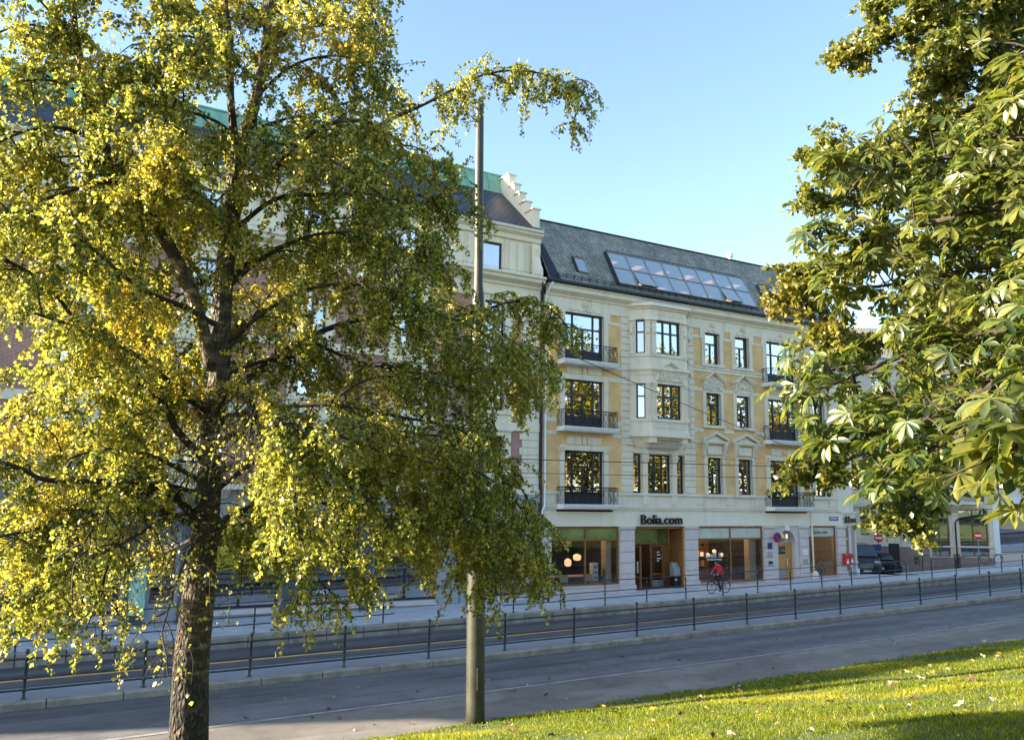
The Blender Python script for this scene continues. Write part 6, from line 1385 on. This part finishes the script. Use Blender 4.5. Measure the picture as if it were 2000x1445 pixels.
for i,(p,rot,s) in enumerate(leaves[300:]):
    k = i%3; m3 = np.array(rot.to_3x3())*s; VV.append(tv[k] @ m3.T+np.array(p)); FF += [tuple(a+off for a in f) for f in tf[k]]; off += len(tv[k])
me = bpy.data.meshes.new('foliage'); me.from_pydata(np.concatenate(VV).tolist(),[],[f for f in FF if len(f) == 4]); me.materials.append(M['chestleaf']); me.polygons.foreach_set('use_smooth',[True]*len(me.polygons)); me.update()
o = link('foliage',me,CHE); o['kind'] = 'stuff'; print('chestnut leaves',len(leaves))

# ---- oak behind the chestnut
OAK = thing('oak_tree','dark green oak with small clustered leaves behind the chestnut on the right','tree',(20.5,9.0,lawn_z(20.5,9)))
ot = Vector((20.5,9.0,lawn_z(20.5,9))); ob = MB()
ob.tube(catmull([ot-Vector((0,0,.5)),ot+Vector((0,0,2)),ot+Vector((-.2,.1,6)),ot+Vector((.1,0,10)),ot+Vector((0,.2,15))],5),taper(21,.5,.18),14); ob.build('trunk',M['oakbark'],OAK,True)
ol = [L_((2200,-40,16),(2050,10,15.5),(1930,30,15.2),(1820,45,15),(1730,80,14.8),(1660,100,14.6)),
 L_((2150,30,16),(2000,60,15.5),(1900,110,15.2),(1840,170,15),(1780,230,14.8)),
 L_((2200,180,15.6),(2050,230,15.2),(1900,270,15),(1760,300,14.6),(1660,310,14.4),(1600,300,14.2)),
 L_((2200,300,15.6),(2000,330,15),(1820,330,14.6),(1700,360,14.4),(1600,400,14.2)),
 L_((2200,430,15),(2000,450,14.6),(1820,480,14.2),(1680,510,14),(1590,540,13.8),(1560,575,13.8)),
 L_((1680,510,14),(1630,570,13.8),(1600,630,13.7),(1600,690,13.7)),
 L_((2200,560,15),(1980,600,14.4),(1800,640,14),(1680,690,13.8),(1600,720,13.7)),
 L_((2200,680,14.6),(1980,760,14.2),(1820,840,13.8),(1700,880,13.6),(1630,910,13.5),(1590,925,13.5)),
 L_((2200,760,14.4),(1960,850,14),(1850,900,13.8),(1800,950,13.6),(1770,985,13.6),(1745,1000,13.6)),
 L_((1850,900,13.8),(1835,960,13.7),(1820,1000,13.6),(1812,1030,13.6)),
 L_((2200,620,14.4),(1980,700,14),(1820,760,13.7),(1700,800,13.5)),
 L_((2200,100,15),(2050,150,14.8),(1940,190,14.6),(1860,230,14.4)),
 L_((2200,350,15),(2060,400,14.6),(1950,430,14.4),(1850,420,14.2)),
 L_((2180,-120,15),(2040,-60,15),(1900,-40,15),(1780,-20,14.8),(1720,10,14.6)),
 L_((2200,520,14.6),(2050,560,14.2),(1900,590,13.9),(1780,600,13.8)),
 L_((1980,760,14.2),(1880,820,14.2),(1780,880,14.1),(1720,915,14.0)),
 L_((2000,330,15),(1900,360,14.6),(1780,400,14.4),(1700,430,14.3))]
ol += [L_((2200,-60,14.6),(2080,-10,14.4),(1980,0,14.3),(1880,-5,14.2),(1790,10,14.1)),L_((2200,60,14.6),(2080,90,14.4),(1980,100,14.3),(1890,80,14.2),(1800,110,14.1)),L_((2200,140,15.4),(2080,190,15.2),(1980,200,15),(1900,170,14.9),(1830,130,14.8)),L_((2200,260,15),(2080,280,14.8),(1950,300,14.6),(1840,270,14.5),(1760,250,14.4))]
obr = MB(); so_ = dict(p=[],per_m=58)
for pts in ol:
    far = (pts[0]-ot).length > 12; root = ot+Vector((0,0,max(2.2,min(14,pts[0].z-ot.z-.8)))); first = pts[0].x > 15 and pts[0].z > -2
    full = pts if pts in (ol[5],ol[9],ol[15],ol[16]) else [root]+pts
    c = catmull(full,5); obr.tube(c,taper(len(c),.10 if full is not pts else .03,.010,.7),7)
    sub_branches(pts,.03,.008,6.0,.85,.18,.28,11,so_,obr)
obr.build('branches',M['oakbark'],OAK,True)
op = np.array(so_['p']); V,Fc = leaf_cloud(op,.105,1.0,.12,.36); o = link('crown',npmesh('crown',V,Fc,M['oakleaf']),OAK); o['kind'] = 'stuff'; print('oak leaves',len(op))

# ---- park trees behind the viewer, mirrored in the window panes
def park_tree(label, x, y, h, rad, seed):
    rng = np.random.default_rng(seed); z0 = -1.8; t = thing('park_tree',label,'tree',(x,y,z0),'park trees mirrored in the windows')
    mb = MB(); mb.tube(catmull([(x,y,z0-.3),(x+.1,y,z0+h*.3),(x-.1,y+.1,z0+h*.6),(x,y,z0+h*.9)],4),taper(13,.35,.06),8)
    for k in range(8): a = k*.8; zz = z0+h*(.25+.07*k); mb.tube([(x,y,zz),(x+rad*.5*math.cos(a),y+rad*.5*math.sin(a),zz+.8),(x+rad*.8*math.cos(a),y+rad*.8*math.sin(a),zz+1.2)],[.10,.06,.02],5)
    mb.build('trunk',M['oakbark'],t,True)
    cen = rng.normal(size=(60,3)); cen = cen/np.linalg.norm(cen,axis=1,keepdims=True)*rng.uniform(.45,1.0,(60,1)); cen = cen*np.array([rad,rad,h*.50])+np.array([x,y,z0+h*.52])
    P_ = (cen[:,None,:]+rng.normal(size=(60,150,3))*rad*.17).reshape(-1,3); V,Fc = leaf_cloud(P_,.5,1,.2,.42); o = link('crown',npmesh('crown',V,Fc,M['parkleaf']),t); o['kind'] = 'stuff'
for i,(x,y,h,r_,lb) in enumerate(((46,-7,21,7,'golden park tree mirrored in the left balcony doors'),(57,-9,20,7,'golden park tree mirrored in the bay window'),(67,-6,20,7,'golden park tree mirrored in the left casement windows'),(78,-8,20,7,'golden park tree mirrored in the right casement windows'),(90,-6,18,7,'golden park tree mirrored in the right balcony doors'),(36,-12,20,6,'golden park tree mirrored in the windows of the left house'))): park_tree(lb,x,y,h,r_,20+i)

# ------------------------------------------------------------------ grass and fallen leaves
M['grass'] = leaf_mat('grass_blade',[(.05,.09,.008),(.10,.145,.010),(.19,.22,.014),(.30,.30,.020)],.5,.02,(.42,.38,.03),.35)
def grass():
    n = 300000; x = RNG.uniform(3.5,33,n*2); y = RNG.uniform(4.5,16.75,n*2)
    # keep the part of the lawn the view can hold, thinner with distance
    d = np.hypot(x,y); keep = (np.abs(np.arctan2(x,y)-YAW) < R(36)) & (RNG.random(n*2) < np.clip(11/d,.25,1)**1.2); x,y = x[keep][:n],y[keep][:n]; n = len(x)
    y = np.minimum(y,16.62+.16*np.sin(x*2.1)*np.sin(x*.7)+.08*np.sin(x*9))
    z = np.array([lawn_z(a,min(b,16.5)) for a,b in zip(x,y)])+.03*np.sin(x*1.7+y)*np.sin(y*1.3); h = RNG.uniform(.025,.075,n)*(1+.4*np.sin(x*1.3+y*2.2)*np.sin(y*1.9))*np.where(RNG.random(n) < .04,RNG.uniform(1.3,2.1,n),1)
    a = RNG.uniform(0,6.28,n); wv = RNG.uniform(.0035,.006,n)*(.7+d[keep][:n]/14); lean = RNG.normal(size=(n,2))*.45; P_ = np.stack([x,y,z-.01],1); S = np.stack([np.cos(a),np.sin(a),0*a],1)*wv[:,None]
    V = np.empty((n,3,3)); V[:,0] = P_+S; V[:,1] = P_-S; V[:,2] = P_+np.stack([lean[:,0]*h,lean[:,1]*h,h],1)
    o = link('grass',npmesh('grass',V.reshape(-1,3),np.arange(n*3,dtype=np.int32).reshape(-1,3),M['grass'])); tag(o,'short bright green grass covering the park lawn','grass',kind='stuff')
grass()
fm_ = [mat('fallen_leaf_brown',(.09,.045,.018),.8,var=.3,scale=20),mat('fallen_leaf_pale',(.32,.26,.16),.8,var=.3,scale=20),mat('fallen_leaf_yellow',(.34,.20,.03),.8,var=.3,scale=20)]
def fallen_mesh(k,m):
    mb = MB(); rnd = random.Random(k); n = 9; vs = [(0,0,.012)]
    for i in range(n):
        a = 2*math.pi*i/n; r_ = (.05 if i%2 else .085)*rnd.uniform(.8,1.3); vs.append((r_*math.cos(a)*1.2,r_*math.sin(a)*.75,.01+rnd.uniform(0,.045)))
    mb.add(vs,[(0,1+i,1+(i+1)%n) for i in range(n)]); return mb.mesh('fallen_leaf',m)
fme = [[fallen_mesh(k*3+j,fm_[k]) for j in range(3)] for k in range(3)]
names = ['brown','pale','yellow']
def fallen(x,y,z,k,where,sc):
    o = link('fallen_leaf',fme[k][random.randrange(3)]); o.location = (x,y,z); o.rotation_euler = (random.gauss(0,.35),random.gauss(0,.35),random.uniform(0,6.28)); o.scale = (sc,)*3
    tag(o,'curled %s autumn leaf lying on the %s'%(names[k],where),'leaf','%s leaves on the %s'%(names[k],where))
cnt = 0
while cnt < 150:
    x,y = random.uniform(6,30),random.uniform(6,16.3)
    if random.random() > .35+.65*min(1,max(0,(x-8)/10)): continue
    d = math.hypot(x,y)
    if abs(math.atan2(x,y)-YAW) > R(33): continue
    fallen(x,y,lawn_z(x,y)+.045,random.choice((0,0,0,1,1,2)),'lawn',random.uniform(.5,1.05)); cnt += 1
for k in range(70):
    x,y = random.uniform(4,33),random.uniform(16.9,21.5)
    fallen(x,y,g(x)-.03-(.02 if y > 19 else 0),random.choice((1,1,1,0,2)),'path' if y < 19.2 else 'road',random.uniform(.4,.9))
